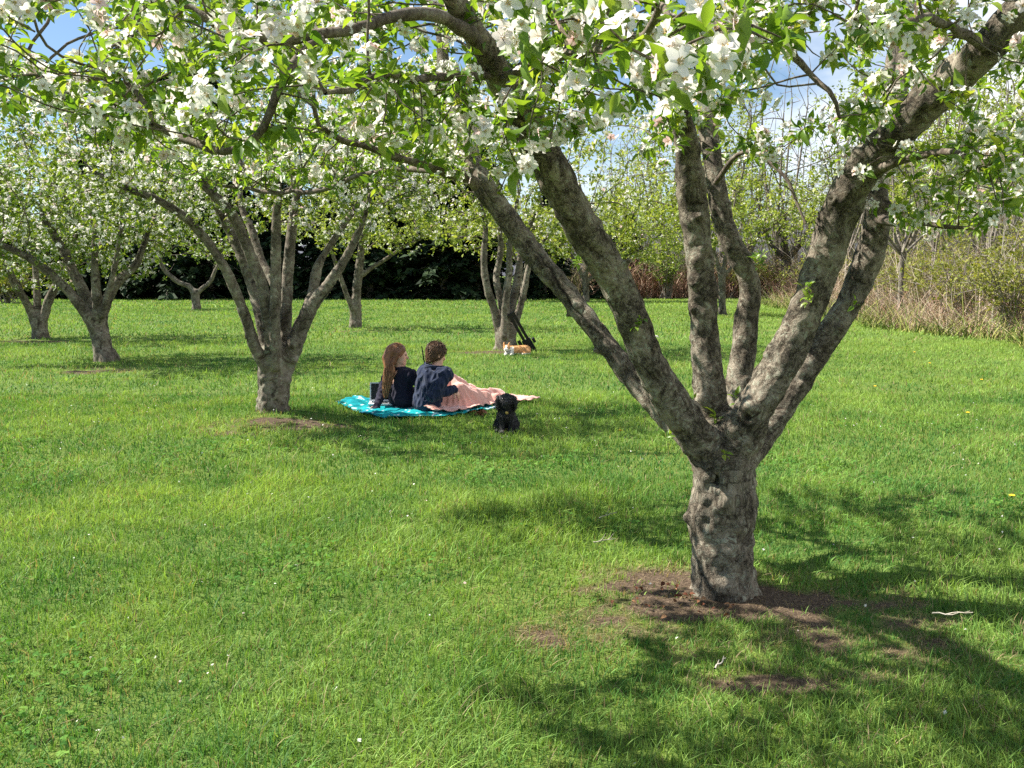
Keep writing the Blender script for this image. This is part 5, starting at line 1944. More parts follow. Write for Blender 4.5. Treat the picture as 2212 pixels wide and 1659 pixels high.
def boy():
    rng = np.random.default_rng(62)
    root = thing('person', 'person with short brown hair in a navy zip jacket, pink blanket over the knees', 'person', (-0.96, 10.43, 0), None)
    hip = np.array([-0.965, 10.44, 0.115])
    neck = D(941, 797, 10.42)
    hc = D(943, 764, 10.44)
    f = np.array([0.80, 0.52, -0.30])
    face = unit(np.array([0.73, 0.68, 0]))
    rt = np.array([face[1], -face[0], 0])
    ax3 = np.stack([rt, face, [0, 0, 1.0]])
    chest = hip * 0.30 + neck * 0.70 - face * 0.02
    shL = neck - rt * 0.185 + [-0.02, 0, -0.055]
    shR = neck + rt * 0.170 + [0, 0, -0.055]
    elR = np.array([-0.885, 10.16, 0.225])
    wrR = D(981, 841, 10.33)
    haR = D(998, 864, 10.40)
    elL = np.array([-0.86, 10.78, 0.26])
    wrL = D(991, 836, 10.66)
    haL = D(1013, 855, 10.62)
    kn = [np.array([-0.735, 10.80, 0.325]), np.array([-0.60, 10.66, 0.21])]
    ft = [np.array([-0.40, 11.02, 0.07]), np.array([-0.34, 10.95, 0.06])]

    def torso(S, o):
        S.ell(hip, np.array([0.170, 0.135, 0.115]) + o, 0.05, ax3)
        S.ell(hip * 0.6 + neck * 0.4 - face * 0.02, np.array([0.150, 0.115, 0.14]) + o, 0.06, ax3)
        S.ell(chest, np.array([0.172, 0.118, 0.140]) + o, 0.05, ax3)
        S.cap(shL, shR, 0.062 + o, 0.062 + o, 0.05)
        S.cap(neck - [0, 0, 0.05], neck, 0.080 + o * 0.5, 0.060 + o * 0.3, 0.04)

    S = SDF((-1.25, 10.0, -0.02), (-0.1, 11.2, 0.84), 0.0065)
    torso(S, 0.0)
    S.cap(neck - [0, 0, 0.03], hc + [0.01, 0.01, -0.06], 0.058, 0.054, 0.03)
    head(S, hc, f, 1.0)
    for sh, el, wr in ((shL, elL, wrL), (shR, elR, wrR)):
        S.cap(sh, el, 0.050, 0.040, 0.03).cap(el, wr, 0.040, 0.027, 0.01)
    hand(S, wrR, haR - wrR, (0.5, -0.5, 0.6), 1, 0.55, 1.0)
    hand(S, wrL, haL - wrL, (0.3, -0.2, 0.9), -1, 0.30, 1.0)
    for k, t in zip(kn, ft):
        S.cap(hip + (k - hip) * 0.2, k, 0.085, 0.058, 0.04).cap(k, t, 0.056, 0.040, 0.01)
        S.cap(t, t + np.array([0.13, 0.05, 0.0]), 0.040, 0.030, 0.02)
    V, F = S.mesh()
    V = relax(V, F, 1, 0.3)
    new_mesh('body', V, F, M['skin'], None, True, root)
    eyes(root, hc, f, 1.0)
    S = SDF((-1.28, 10.02, 0.0), (-0.5, 11.0, 0.72), 0.0075)
    torso(S, 0.024)
    S.chain([shR, (shR + elR) / 2 + [0.01, -0.02, 0.01], elR], [0.078, 0.072, 0.062], 0.035)
    S.chain([elR, (elR + wrR) / 2, wrR], [0.060, 0.054, 0.043], 0.02)
    S.chain([shL, elL, wrL], [0.078, 0.060, 0.043], 0.035)
    S.ell(neck + [0.01, 0, 0.055], (0.075, 0.075, 0.055), 0.01, sub=True)
    V, F = S.mesh()
    V = folds(V, F, 0.020, 15, 5.1)
    jk = new_mesh('jacket', V, F, M['navy'], None, True, root)
    # stand-up collar, opened and leaning off the neck at the left
    g = Geo()
    a = np.linspace(-2.35, 2.35, 26)
    bk = -unit(np.array([0.75, 0.62, 0]))
    sd = np.array([-bk[1], bk[0], 0])
    for q, (rad, z) in enumerate(((0.088, -0.012), (0.094, 0.012), (0.101, 0.034), (0.104, 0.048))):
        lift = 0.030 * np.exp(-((a + 0.9) / 0.5) ** 2) * q / 3
        P = neck + [-0.012, 0, 0] + np.cos(a)[:, None] * bk * rad + np.sin(a)[:, None] * sd * rad + np.stack([a * 0, a * 0, z + lift - 0.018 * np.abs(a) / 2.35], 1)
        g.tube(P, 0.015 if q < 3 else 0.011, 6)
    g.build('collar', M['navy'], jk)
    g = Geo()
    for e, w, r in ((elR, wrR, 0.044), (elL, wrL, 0.044)):
        d = unit(w - e)
        g.tube(np.array([w - d * 0.03, w - d * 0.02, w + d * 0.012]), np.array([r, r * 1.05, r]), 14)
    g.build('cuffs', M['navy'], jk)
    S = SDF((-1.3, 10.1, 0.0), (-0.1, 11.2, 0.5), 0.010)
    S.ell(hip - [0, 0, 0.015], np.array([0.185, 0.155, 0.10]), 0.04, ax3)
    for k, t in zip(kn, ft):
        S.cap(hip + (k - hip) * 0.2, k, 0.096, 0.068, 0.04).cap(k, t, 0.066, 0.052, 0.01)
    V, F = S.mesh()
    V = folds(V, F, 0.008, 12, 4.3)
    new_mesh('trousers', V, F, M['pants'], None, True, root)
    # short hair
    ff, s, u = axes_of(f)
    H = lambda p, q, e: hc + ff * p + s * q + u * e
    S = SDF(hc - 0.19, hc + 0.19, 0.006)
    S.ell(H(-0.016, 0, 0.026), np.array([0.112, 0.093, 0.106]), 0.02, np.stack([ff, s, u]))
    S.ell(H(-0.062, 0, -0.045), np.array([0.048, 0.070, 0.062]), 0.03, np.stack([ff, s, u]))
    S.ell(H(0.13, 0, -0.03), np.array([0.095, 0.13, 0.092]), 0.01, np.stack([ff, s, u]), sub=True)
    for q in (-1, 1):
        S.ell(H(0.0, 0.095 * q, -0.035), np.array([0.030, 0.02, 0.04]), 0.01, np.stack([ff, s, u]), sub=True)
    V, F = S.mesh()
    NV = normals(V, F)
    V2 = V + NV * (0.0015 * vnoise(V * np.array([60, 60, 25.0])))[:, None]
    t = np.clip(0.5 + 0.6 * vnoise(V * np.array([70, 70, 22.0])), 0, 1)
    C = np.ones((len(V), 4))
    c0, c1 = np.array([0.045, 0.022, 0.012]), np.array([0.17, 0.090, 0.046])
    C[:, :3] = c0 + (c1 - c0) * t[:, None]
    hair = new_mesh('hair', V2, F, M['hair'], {'col': C}, True, root)
    g = Geo()
    pick = rng.integers(0, len(V), 1500)
    for i in pick:
        n = NV[i]
        d = unit(-u * 1.0 - ff * 0.25 + rng.normal(0, 0.22, 3))
        d = d - (d @ n) * n + n * 0.07
        p = V[i] + np.outer([0, 0.016, 0.034, 0.050], unit(d)) + np.outer([0.002, 0.004, 0.004, 0.001], n)
        c = c0 + (np.array([0.30, 0.17, 0.09]) - c0) * rng.random() ** 1.6
        g.tube(p, np.array([0.0026, 0.0026, 0.002, 0.0008]), 3, col=np.tile([*c, 1.0], (12, 1)))
    g.build('strands', M['hair'], hair)
    # the thin dark rod standing up behind the collar
    g = Geo()
    a = D(917, 786, 10.54)
    b = D(911, 748, 10.54)
    g.tube(np.array([a - [0, 0, 0.12], a, b]), np.array([0.009, 0.008, 0.006]), 8)
    o = g.build('rod', M['black_cloth'])
    tag(o, 'thin dark rod sticking up behind the navy jacket collar', 'rod')


def cloth_obj(name, X, Y, Z, keep, mat, label, cat, col=None, thick=0.008):
    nx, ny = X.shape
    idx = np.arange(nx * ny).reshape(nx, ny)
    q = np.stack([idx[:-1, :-1], idx[1:, :-1], idx[1:, 1:], idx[:-1, 1:]], -1).reshape(-1, 4)
    kk = keep.ravel()
    q = q[kk[q].all(1)]
    u, inv = np.unique(q, return_inverse=True)
    V = np.stack([X.ravel(), Y.ravel(), Z.ravel()], 1)[u]
    F = inv.reshape(q.shape)
    n = len(V)
    NV = normals(V, F)
    e = np.concatenate([np.stack([F[:, i], F[:, (i + 1) % 4]], 1) for i in range(4)])
    key = np.sort(e, 1)
    _, first, cnt = np.unique(key, axis=0, return_index=True, return_counts=True)
    rim = e[first[cnt == 1]]
    side = np.stack([rim[:, 1], rim[:, 0], rim[:, 0] + n, rim[:, 1] + n], 1)
    VV = np.vstack([V, V - NV * thick])
    FF = np.vstack([F, F[:, ::-1] + n, side])
    at = None
    if col is not None:
        c = col.reshape(-1, 4)[u]
        at = {'col': np.vstack([c, c])}
    o = new_mesh(name, VV, FF, mat, at, True)
    return tag(o, label, cat)


def picnic():
    rng = np.random.default_rng(8)
    # towel
    xs = np.arange(-2.2, 0.35, 0.018)
    ys = np.arange(9.8, 11.7, 0.018)
    X, Y = np.meshgrid(xs, ys, indexing='ij')
    x, y = X.ravel(), Y.ravel()
    wob = np.stack([noise2(x, y, 6, 2, 1.1), noise2(x, y, 6, 2, 7.1)], 1) * 0.03
    keep = in_poly(x + wob[:, 0], y + wob[:, 1], TOWEL)
    r1 = 1 - np.abs(noise2(x * 0.55, y * 1.3, 7, 2, 2.2)) * 2
    z = 0.022 + 0.026 * np.clip(r1, 0, 1) ** 2 + 0.009 * noise2(x, y, 16, 2, 3.2)
    z += 0.05 * np.exp(-((x + 1.86) ** 2 / 0.02 + (y - 10.9) ** 2 / 0.05))
    n1 = noise2(x, y, 3.2, 3, 5.5)
    n2 = noise2(x * 0.4 + y * 0.6, y * 1.6, 9, 2, 9.5)
    base = np.array([0.008, 0.21, 0.24])
    C = np.ones((len(x), 4))
    C[:, :3] = base
    C[n1 > 0.10, :3] = (0.012, 0.28, 0.30)
    C[(np.abs(n2) < 0.016) & (n1 > -0.05), :3] = (0.70, 0.76, 0.78)
    C[(n2 > 0.30) & (n1 < 0.0), :3] = (0.02, 0.07, 0.16)
    C[(np.abs(n1 + 0.16) < 0.012), :3] = (0.75, 0.80, 0.80)
    cloth_obj('picnic_towel', X, Y, z.reshape(X.shape), keep.reshape(X.shape), M['towel'], 'rumpled turquoise towel with white and navy pattern spread on the grass', 'towel', C, 0.008)
    # blanket over the knees
    P = np.array([(-1.04, 10.36), (-1.0, 10.26), (-0.86, 10.17), (-0.64, 10.15), (-0.44, 10.36), (-0.30, 10.66), (-0.05, 10.86), (0.17, 11.05), (0.34, 11.20), (0.33, 11.36), (-0.1, 11.42), (-0.5, 11.45), (-0.84, 11.3), (-0.92, 10.98), (-0.82, 10.74), (-0.86, 10.52), (-0.95, 10.44)])
    xs = np.arange(-1.1, 0.42, 0.0125)
    ys = np.arange(10.05, 11.55, 0.0125)
    X, Y = np.meshgrid(xs, ys, indexing='ij')
    x, y = X.ravel(), Y.ravel()
    pts = []
    for a, b, ra in (((-0.86, 10.56, 0.24), (-0.735, 10.80, 0.42), 0.05), ((-0.735, 10.80, 0.42), (-0.40, 10.99, 0.17), 0.04), ((-0.84, 10.46, 0.17), (-0.61, 10.64, 0.30), 0.06),
                     ((-0.61, 10.64, 0.30), (-0.30, 10.82, 0.14), 0.05), ((-0.90, 11.0, 0.22), (-0.5, 11.15, 0.22), 0.06), ((-0.5, 11.15, 0.20), (0.02, 11.22, 0.10), 0.06), ((-0.40, 11.0, 0.17), (-0.2, 11.03, 0.14), 0.05), ((-0.735, 10.80, 0.41), (-0.61, 10.64, 0.29), 0.03)):
        for t in np.linspace(0, 1, 9):
            pts.append((*(np.array(a) + (np.array(b) - np.array(a)) * t), ra))
    z = np.full(len(x), -1.0)
    ang = np.zeros(len(x))
    for (a, b, c, ra) in pts:
        d = np.hypot(x - a, y - b)
        v = c - 2.1 * np.maximum(0, d - ra) - 2.4 * np.minimum(d, ra) ** 2
        k = 0.03
        h = np.maximum(k - np.abs(v - z), 0) / k
        z = np.maximum(z, v) + h * h * k * 0.25
    # hanging folds: stronger further down the slope
    th = np.arctan2(y - 10.62, x + 0.68)
    fold = np.sin(th * 17 + 2.5 * noise2(x, y, 5, 2, 3.1)) * 0.5 + np.sin(th * 31 + 3 * noise2(x, y, 7, 2, 5.1)) * 0.25
    low = np.clip((0.40 - z) / 0.25, 0, 1)
    z = z + 0.042 * fold * low * np.clip(z / 0.08 + 0.2, 0, 1) + 0.016 * (1 - np.abs(noise2(x, y, 9, 2, 6.6)) * 2) + 0.006 * noise2(x, y, 26, 2, 2.4)
    floor = 0.058 + 0.028 * np.clip(1 - np.abs(noise2(x, y * 1.6, 8, 2, 1.7)) * 2.2, 0, 1) + 0.008 * noise2(x, y, 20, 2, 4.4)
    z = np.where(z < floor, floor, z)
    # a bunched corner beside the hip
    z += 0.07 * np.exp(-((x + 0.93) ** 2 / 0.006 + (y - 10.30) ** 2 / 0.004)) * (1 + 0.4 * noise2(x, y, 30, 2, 1.5))
    for _ in range(2):
        Z = z.reshape(X.shape)
        Z[1:-1, 1:-1] = 0.5 * Z[1:-1, 1:-1] + 0.125 * (Z[2:, 1:-1] + Z[:-2, 1:-1] + Z[1:-1, 2:] + Z[1:-1, :-2])
        z = Z.ravel()
    wob = np.stack([noise2(x, y, 5, 2, 1.9), noise2(x, y, 5, 2, 8.1)], 1) * 0.035
    keep = in_poly(x + wob[:, 0], y + wob[:, 1], P)
    cloth_obj('pink_blanket', X, Y, z.reshape(X.shape), keep.reshape(X.shape), M['blanket'], 'pale pink fleece blanket draped over raised knees and trailing to the right', 'blanket', None, 0.007)
    # laptop
    t = thing('laptop', 'open silver laptop with a black screen standing on the turquoise towel', 'laptop', (-1.50, 10.88, 0.055))
    o = np.array([-1.515, 10.90, 0.058])
    rz = math.radians(4)
    R = np.array([[math.cos(rz), -math.sin(rz), 0], [math.sin(rz), math.cos(rz), 0], [0, 0, 1]])
    tl = math.radians(-14)
    Rx = np.array([[1, 0, 0], [0, math.cos(tl), -math.sin(tl)], [0, math.sin(tl), math.cos(tl)]])
    g = Geo()
    g.box(o + R @ np.array([0, -0.115, 0.0]), (0.335, 0.23, 0.018), R)
    base = g.build('base', M['silver'], t, smooth=False)
    g = Geo()
    for r_ in range(5):
        for c_ in range(13):
            g.box(o + R @ np.array([-0.132 + c_ * 0.022, -0.035 - r_ * 0.021, 0.0105]), (0.018, 0.017, 0.003), R)
    g.build('keyboard', M['keys'], base, smooth=False)
    g = Geo()
    g.box(o + R @ np.array([0, -0.175, 0.0095]), (0.10, 0.065, 0.0015), R)
    g.build('trackpad', M['keys'], base, smooth=False)
    g = Geo()
    g.box(o + R @ (Rx @ np.array([0, 0, 0.118])) + [0, 0, 0.004], (0.335, 0.009, 0.225), R @ Rx)
    lid = g.build('lid', M['silver'], t, smooth=False)
    g = Geo()
    g.box(o + R @ (Rx @ np.array([0, -0.0055, 0.120])) + [0, 0, 0.004], (0.305, 0.004, 0.190), R @ Rx)
    g.build('screen', M['screen'], lid, smooth=False)


def fur(parent, V, NV, rng, n, ln, col, mat, r=0.0018, down=0.8, name='fur'):
    g = Geo()
    for i in rng.integers(0, len(V), n):
        d = unit(NV[i] * 0.5 + np.array([0, 0, -down]) + rng.normal(0, 0.45, 3))
        if d @ NV[i] < 0.1:
            d = unit(d + NV[i] * (0.25 - d @ NV[i]))
        l = ln * rng.uniform(0.6, 1.3)
        side = unit(np.cross(d, NV[i]) + 1e-5)
        p = V[i] + np.outer([0, l * 0.5, l], d) + np.outer([0, 0.3 * l, 0.1 * l], side * rng.normal(0, 0.8))
        c = col[i] * rng.uniform(0.6, 1.5)
        g.tube(p, np.array([r, r * 0.9, r * 0.3]), 3, col=np.tile([*c, 1.0], (9, 1)))
    return g.build(name, mat, parent)


def puppy():
    rng = np.random.default_rng(63)
    o = G(1094, 934)
    o[2] = 0.0
    root = thing('dog', 'small black curly puppy with long ears sitting on the grass facing the camera', 'dog', o)
    P = lambda x, y, z: o + np.array([x, y, z])
    S = SDF(o + [-0.2, -0.25, -0.02], o + [0.2, 0.32, 0.45], 0.006)
    S.ell(P(0, 0.10, 0.095), (0.098, 0.115, 0.092), 0.03)
    S.cap(P(0, 0.09, 0.13), P(0, -0.015, 0.225), 0.088, 0.070, 0.04)
    S.ell(P(0, -0.045, 0.185), (0.066, 0.055, 0.085), 0.03)
    for q in (-1, 1):
        S.ell(P(0.080 * q, 0.055, 0.065), (0.044, 0.080, 0.062), 0.02)
        S.cap(P(0.092 * q, 0.04, 0.022), P(0.096 * q, -0.045, 0.020), 0.024, 0.021, 0.015)
        S.cap(P(0.042 * q, -0.050, 0.17), P(0.042 * q, -0.070, 0.025), 0.031, 0.023, 0.015)
        S.ell(P(0.043 * q, -0.092, 0.020), (0.026, 0.036, 0.020), 0.012)
        for e in (-1, 0, 1):
            S.ell(P(0.043 * q + e * 0.012, -0.118, 0.014), (0.008, 0.012, 0.010), 0.004)
        S.ell(P(0.082 * q, -0.050, 0.295), (0.020, 0.042, 0.072), 0.012)
        S.ell(P(0.070 * q, -0.048, 0.345), (0.022, 0.034, 0.030), 0.012)
    S.cap(P(0, -0.02, 0.23), P(0, -0.05, 0.30), 0.060, 0.055, 0.03)
    S.ell(P(0, -0.062, 0.335), (0.066, 0.070, 0.060), 0.02)
    S.cap(P(0, -0.105, 0.322), P(0, -0.160, 0.318), 0.036, 0.029, 0.015)
    S.cap(P(0, -0.100, 0.298), P(0, -0.145, 0.296), 0.022, 0.018, 0.01)
    S.cap(P(0, 0.20, 0.035), P(-0.10, 0.24, 0.028), 0.024, 0.014, 0.02)
    V, F = S.mesh()
    NV = normals(V, F)
    V = V + NV * (0.0055 * vnoise(V * 75) + 0.005 * vnoise(V * 33))[:, None]
    C = np.ones((len(V), 4))
    C[:, :3] = np.array([0.011, 0.010, 0.011]) * (1 + 0.5 * vnoise(V * 40))[:, None]
    new_mesh('body', V, F, M['blackfur'], {'col': C}, True, root)
    fur(root, V, NV, rng, 3200, 0.022, C[:, :3] * 1.3, M['blackfur'], 0.0022)
    for q in (-1, 1):
        S = SDF(P(0.028 * q, -0.122, 0.349) - 0.02, P(0.028 * q, -0.122, 0.349) + 0.02, 0.002)
        S.ell(P(0.028 * q, -0.121, 0.349), (0.0085, 0.0085, 0.0085), 0.002)
        V, F = S.mesh()
        new_mesh('eye', V, F, M['eye'], None, True, root)
    S = SDF(P(0, -0.19, 0.328) - 0.03, P(0, -0.19, 0.328) + 0.03, 0.003)
    S.ell(P(0, -0.189, 0.328), (0.014, 0.010, 0.010), 0.002)
    V, F = S.mesh()
    new_mesh('nose', V, F, M['eye'], None, True, root)
    g = Geo()
    a = np.linspace(0, 2 * np.pi, 25)
    g.tube(P(0, -0.032, 0.250) + np.stack([np.cos(a) * 0.069, np.sin(a) * 0.062, -0.25 * np.sin(a) * -0.06], 1), 0.006, 6)
    g.build('collar', M['black_cloth'], root)
    g = Geo()
    g.tube(P(0, 0, 0) + np.array([[0.004, -0.100, 0.212], [0.004, -0.106, 0.212]]), 0.016, 12)
    g.tube(P(0, 0, 0) + np.array([[0.004, -0.1055, 0.212], [0.004, -0.107, 0.212]]), np.array([0.016, 0.0005]), 12)
    g.build('tag', plain('brass_tag', (0.55, 0.36, 0.13), 0.35, 0.5, 0.6), root)


def corgi():
    rng = np.random.default_rng(64)
    o = G(1100, 767)
    o[2] = 0
    root = thing('dog', 'tan and white dog with pricked ears lying at the foot of a tree', 'dog', o)
    P = lambda x, y, z: o + np.array([x, y, z])
    S = SDF(o + [-0.35, -0.4, -0.02], o + [0.75, 0.6, 0.45], 0.011)
    S.cap(P(0.02, 0.12, 0.115), P(0.42, 0.28, 0.115), 0.115, 0.118, 0.05)
    S.ell(P(0.44, 0.24, 0.11), (0.13, 0.12, 0.115), 0.05)
    S.ell(P(0.46, 0.15, 0.075), (0.11, 0.07, 0.075), 0.03)
    S.ell(P(0.0, 0.04, 0.11), (0.10, 0.09, 0.11), 0.04)
    S.cap(P(-0.02, 0.03, 0.15), P(-0.06, -0.03, 0.19), 0.085, 0.075, 0.04)
    S.ell(P(-0.07, -0.06, 0.195), (0.082, 0.085, 0.075), 0.03)
    S.cap(P(-0.08, -0.12, 0.175), P(-0.09, -0.205, 0.155), 0.042, 0.029, 0.02)
    for q in (-1, 1):
        S.cap(P(-0.07 + 0.056 * q, -0.04, 0.245), P(-0.07 + 0.074 * q, -0.03, 0.345), 0.030, 0.008, 0.015)
        S.cap(P(0.0 + 0.07 * q, -0.02, 0.05), P(-0.03 + 0.08 * q, -0.26, 0.03), 0.040, 0.028, 0.02)
    S.cap(P(0.46, 0.12, 0.035), P(0.36, 0.02, 0.03), 0.036, 0.028, 0.02)
    V, F = S.mesh()
    NV = normals(V, F)
    q = V - o
    C = np.ones((len(V), 4))
    tan, white = np.array([0.62, 0.34, 0.15]), np.array([0.80, 0.76, 0.70])
    C[:, :3] = tan * (1 + 0.2 * vnoise(V * 20))[:, None]
    hx = q[:, 0] + 0.075
    w = ((np.abs(hx) < 0.022 + 0.25 * np.maximum(0, 0.215 - q[:, 2])) & (q[:, 1] < -0.04) & (q[:, 2] < 0.26)) | ((q[:, 1] < -0.14)) | ((q[:, 0] < 0.115) & (q[:, 2] < 0.17) & (q[:, 0] > -0.16)) | ((q[:, 2] < 0.05))
    w |= (q[:, 0] > 0.02) & (q[:, 0] < 0.12) & (q[:, 2] < 0.21)
    C[w, :3] = white
    new_mesh('body', V, F, M['corgifur'], {'col': C}, True, root)
    fur(root, V, NV, rng, 1500, 0.03, C[:, :3], M['corgifur'], 0.003, 0.4)
    done = True
    for s in (-1, 1):
        S = SDF(P(-0.075 + 0.036 * s, -0.135, 0.213) - 0.03, P(-0.075 + 0.036 * s, -0.135, 0.213) + 0.03, 0.003)
        S.ell(P(-0.075 + 0.036 * s, -0.133, 0.213), (0.011, 0.010, 0.009), 0.002)
        V, F = S.mesh()
        new_mesh('eye', V, F, M['eye'], None, True, root)
    S = SDF(P(-0.09, -0.23, 0.165) - 0.04, P(-0.09, -0.23, 0.165) + 0.04, 0.004)
    S.ell(P(-0.09, -0.228, 0.166), (0.019, 0.014, 0.014), 0.002)
    V, F = S.mesh()
    new_mesh('nose', V, F, M['eye'], None, True, root)
    g = Geo()
    a = np.linspace(0, 2 * np.pi, 21)
    g.tube(P(-0.035, 0.01, 0.155) + np.stack([np.cos(a) * 0.095, np.sin(a) * 0.085, np.sin(a) * 0.05], 1), 0.008, 6)
    g.build('collar', M['black_cloth'], root)
    root.scale = (0.74, 0.74, 0.74)


def leaning_stand():
    Y = TREE_SPOTS['t7'][1] - 0.35
    b = G(1149, 757)
    b[2] = 0
    t = thing('folded_stand', 'folded black metal stand leaning on the tree behind the tan dog', 'stand', b)
    top = D(1104, 678, Y)
    d = unit(top - b)
    ln = np.linalg.norm(top - b)
    s = unit(np.cross(d, [0, 1, 0]))
    n = np.cross(s, d)
    R = np.stack([s, n, d], 1)
    for off in (-0.042, 0.040):
        g = Geo()
        g.box(b + d * ln * 0.60 + s * off, (0.06, 0.045, ln * 0.80), R)
        g.build('bar', M['blackmetal'], t, smooth=False)
    g = Geo()
    g.box(b + d * ln * 0.22, (0.19, 0.09, ln * 0.15), R)
    g.box(b + d * ln * 0.27 + s * 0.14, (0.07, 0.08, 0.14), R)
    g.box(b + d * ln * 0.20 - s * 0.14, (0.06, 0.07, 0.10), R)
    g.build('bracket', M['blackmetal'], t, smooth=False)
    g = Geo()
    g.box(b + d * ln * 0.09, (0.19, 0.13, ln * 0.17), R)
    g.build('foot', M['blackmetal'], t, smooth=False)
    g = Geo()
    g.box(b + d * ln * 0.985, (0.16, 0.06, 0.06), R)
    g.build('crossbar', M['blackmetal'], t, smooth=False)


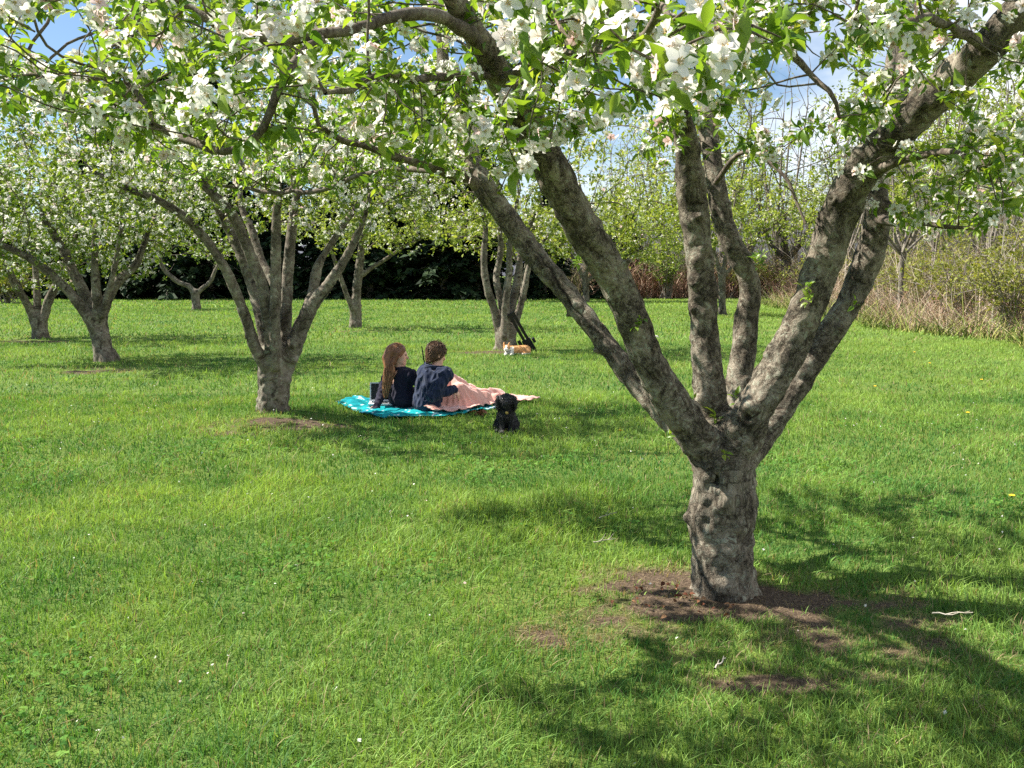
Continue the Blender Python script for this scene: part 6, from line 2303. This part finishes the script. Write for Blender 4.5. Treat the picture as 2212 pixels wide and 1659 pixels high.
# ---------------------------------------------------------------- small things on the ground
def litter():
    rng = np.random.default_rng(9)
    brown = leafy('dry_leaf', [(0, (0.08, 0.03, 0.018)), (0.5, (0.16, 0.062, 0.034)), (1, (0.30, 0.17, 0.09))], 0.15, (1, 0.8, 0.6), 0.8, 0.1)
    T, F = leaf_template(4)

    def leaves(c, n, spread, size, z):
        p = np.asarray(c) + rng.normal(0, 1, (n, 3)) * np.array([spread, spread * 0.7, z])
        p[:, 2] = np.abs(p[:, 2]) + 0.03
        d = rng.normal(0, 1, (n, 3)) * [1, 1, 0.4]
        ax, ay, az = frame_from(d, rng.normal(0, 0.5, (n, 3)) + [0, 0, 1])
        T2 = T * np.array([1.5, 1, 1.6])
        V, Q = stamp(T2, F, p, ax, ay, az, size * rng.uniform(0.7, 1.3, n))
        return V, Q, np.repeat(rng.random(n), len(T))
    V, Q, a = leaves(G(1036, 903) * [1, 1, 0], 18, 0.045, 0.055, 0.025)
    tag(new_mesh('dry_leaves', V, Q, brown, {'rnd': a}), 'small heap of reddish brown dry leaves beside the black puppy', 'leaves')
    V, Q, a = leaves(G(1500, 1312) * [1, 1, 0], 40, 0.15, 0.026, 0.04)
    tag(new_mesh('dry_leaves', V, Q, brown, {'rnd': a}), 'scattered dry brown leaves at the foot of the nearest trunk', 'leaves')
    # pale stone on the lawn
    c = G(1412, 730)
    S = SDF(c + [-0.2, -0.15, -0.05], c + [0.2, 0.15, 0.12], 0.012)
    S.ell(c + [0, 0, 0.03], (0.12, 0.07, 0.045), 0.02).ell(c + [0.06, 0, 0.02], (0.07, 0.05, 0.035), 0.03)
    V, F_ = S.mesh()
    V = V + normals(V, F_) * (0.012 * vnoise(V * 14))[:, None]
    tag(new_mesh('pale_stone', V, F_, plain('pale_stone', (0.62, 0.58, 0.52), 0.9, 0.2, 0, 0.15, 20)), 'pale flat stone lying on the lawn behind the leaning left limbs', 'stone')
    # fallen twigs
    for (x, y, ln, an, lab) in ((2055, 1350, 0.16, -0.35, 'bare straw coloured twig lying right of the nearest trunk'), (1313, 1131, 0.15, 0.7, 'forked pale twig lying on the grass left of the nearest trunk'),
                                (1305, 1188, 0.13, 0.2, 'pale dead stalks on the grass below the forked twig'), (1555, 1462, 0.10, 0.9, 'short pale stalk at the edge of the bare earth')):
        c = G(x, y)
        c[2] = 0.055
        d = np.array([math.cos(an), math.sin(an), 0.12])
        g = Geo()
        p = c + np.outer(np.linspace(-.5, .5, 7) * ln, d) + rng.normal(0, 0.003, (7, 3))
        g.tube(p, np.linspace(0.0042, 0.002, 7), 5)
        for k in (2, 4):
            e = d + rng.normal(0, 0.5, 3)
            g.tube(np.array([p[k], p[k] + unit(e) * ln * 0.18, p[k] + unit(e) * ln * 0.33 + [0, 0, .01]]), np.array([0.0028, 0.002, 0.001]), 4)
        tag(g.build('fallen_twig', M['bark_pale']), lab, 'twig')
    # clover growing in patches
    n = 5200
    y = np.sqrt(rng.uniform(1.8 ** 2, 9.5 ** 2, n * 4))
    x = rng.uniform(-1, 1, n * 4) * (0.6 * y + 1)
    k = (noise2(x, y, 0.8, 2, 12.0) + 0.4 * noise2(x, y, 3.0, 2, 2.0) > 0.20) & (dirt_at(x, y) < 0.5)
    x, y = x[k][:n], y[k][:n]
    n = len(x)
    a0 = rng.uniform(0, 6.28, n)
    tilt = rng.normal(0, 0.35, (n, 3)) + [0, 0, 1]
    zz = height_at(x, y) + rng.uniform(0.018, 0.060, n)
    T, F = leaf_template(3)
    T = T * np.array([2.0, 1, 0.8])
    vs, fs, cs, m = [], [], [], 0
    sz = rng.uniform(0.011, 0.019, n)
    cr = rng.random(n)
    for k in range(3):
        d = np.stack([np.cos(a0 + k * 2.094), np.sin(a0 + k * 2.094), np.zeros(n)], 1)
        ax, ay, az = frame_from(d - tilt * (np.sum(d * unit(tilt), 1))[:, None] * 0.9, tilt)
        V, Q = stamp(T, F, np.stack([x, y, zz], 1), ax, ay, az, sz)
        vs.append(V); fs.append(Q + m); cs.append(np.repeat(cr, len(T))); m += len(V)
    tag(new_mesh('clover', np.concatenate(vs), np.concatenate(fs), M['clover'], {'rnd': np.concatenate(cs)}), 'clover leaves growing in patches through the lawn', 'clover', kind='stuff')
    # fallen petals and dandelions
    n = 420
    y = np.sqrt(rng.uniform(2.2 ** 2, 13 ** 2, n))
    x = rng.uniform(-1, 1, n) * (0.55 * y + 0.5)
    p = np.stack([x, y, height_at(x, y) + rng.uniform(0.02, 0.055, n)], 1)
    T, F = leaf_quad()
    ax, ay, az = frame_from(rng.normal(0, 1, (n, 3)) * [1, 1, 0.5], rng.normal(0, 0.6, (n, 3)) + [0, 0, 1])
    V, Q = stamp(T * [1.5, 1, 1], F, p, ax, ay, az, rng.uniform(0.010, 0.019, n))
    tag(new_mesh('fallen_petals', V, Q, M['petal'], {'rnd': np.repeat(rng.random(n), 4), 'ctr': np.zeros(n * 4)}), 'white and pinkish petals fallen over the lawn', 'petals', kind='stuff')
    yel = plain('dandelion_yellow', (0.75, 0.50, 0.03), 0.7, 0.2)
    proto = None
    for (x, y) in ((1340, 943), (2008, 792), (2120, 830), (2185, 1095), (1975, 770), (1890, 845), (2090, 905)):
        c = G(x, y)
        if proto is None:
            proto = thing('dandelion', 'yellow dandelion head dotted in the lawn', 'flower', (0, 0, 0), 'dandelions dotted over the right of the lawn')
            g = Geo()
            for k in range(26):
                a = k * 2.4
                r = 0.021 * math.sqrt((k + 1) / 26)
                d = np.array([math.cos(a), math.sin(a), 0])
                g.tube(np.array([[0, 0, 0.066], d * r * 0.6 + [0, 0, 0.074], d * r + [0, 0, 0.076 - r * 0.3]]), np.array([0.002, 0.004, 0.003]), 4)
            g.build('flower_head', yel, proto)
            g = Geo()
            g.tube(np.array([[0, 0, 0], [0.003, 0, 0.035], [0, 0, 0.068]]), 0.002, 5)
            g.build('stalk', M['leaf_near'], proto)
            o = proto
        else:
            o = copy_tree(proto)
        o.location = (c[0], c[1], float(height_at([c[0]], [c[1]])[0]))


# ---------------------------------------------------------------- build
build_ground()
build_grass()
main_tree()
orchard()
edge_of_lawn()
picnic()
girl()
boy()
puppy()
corgi()
leaning_stand()
litter()
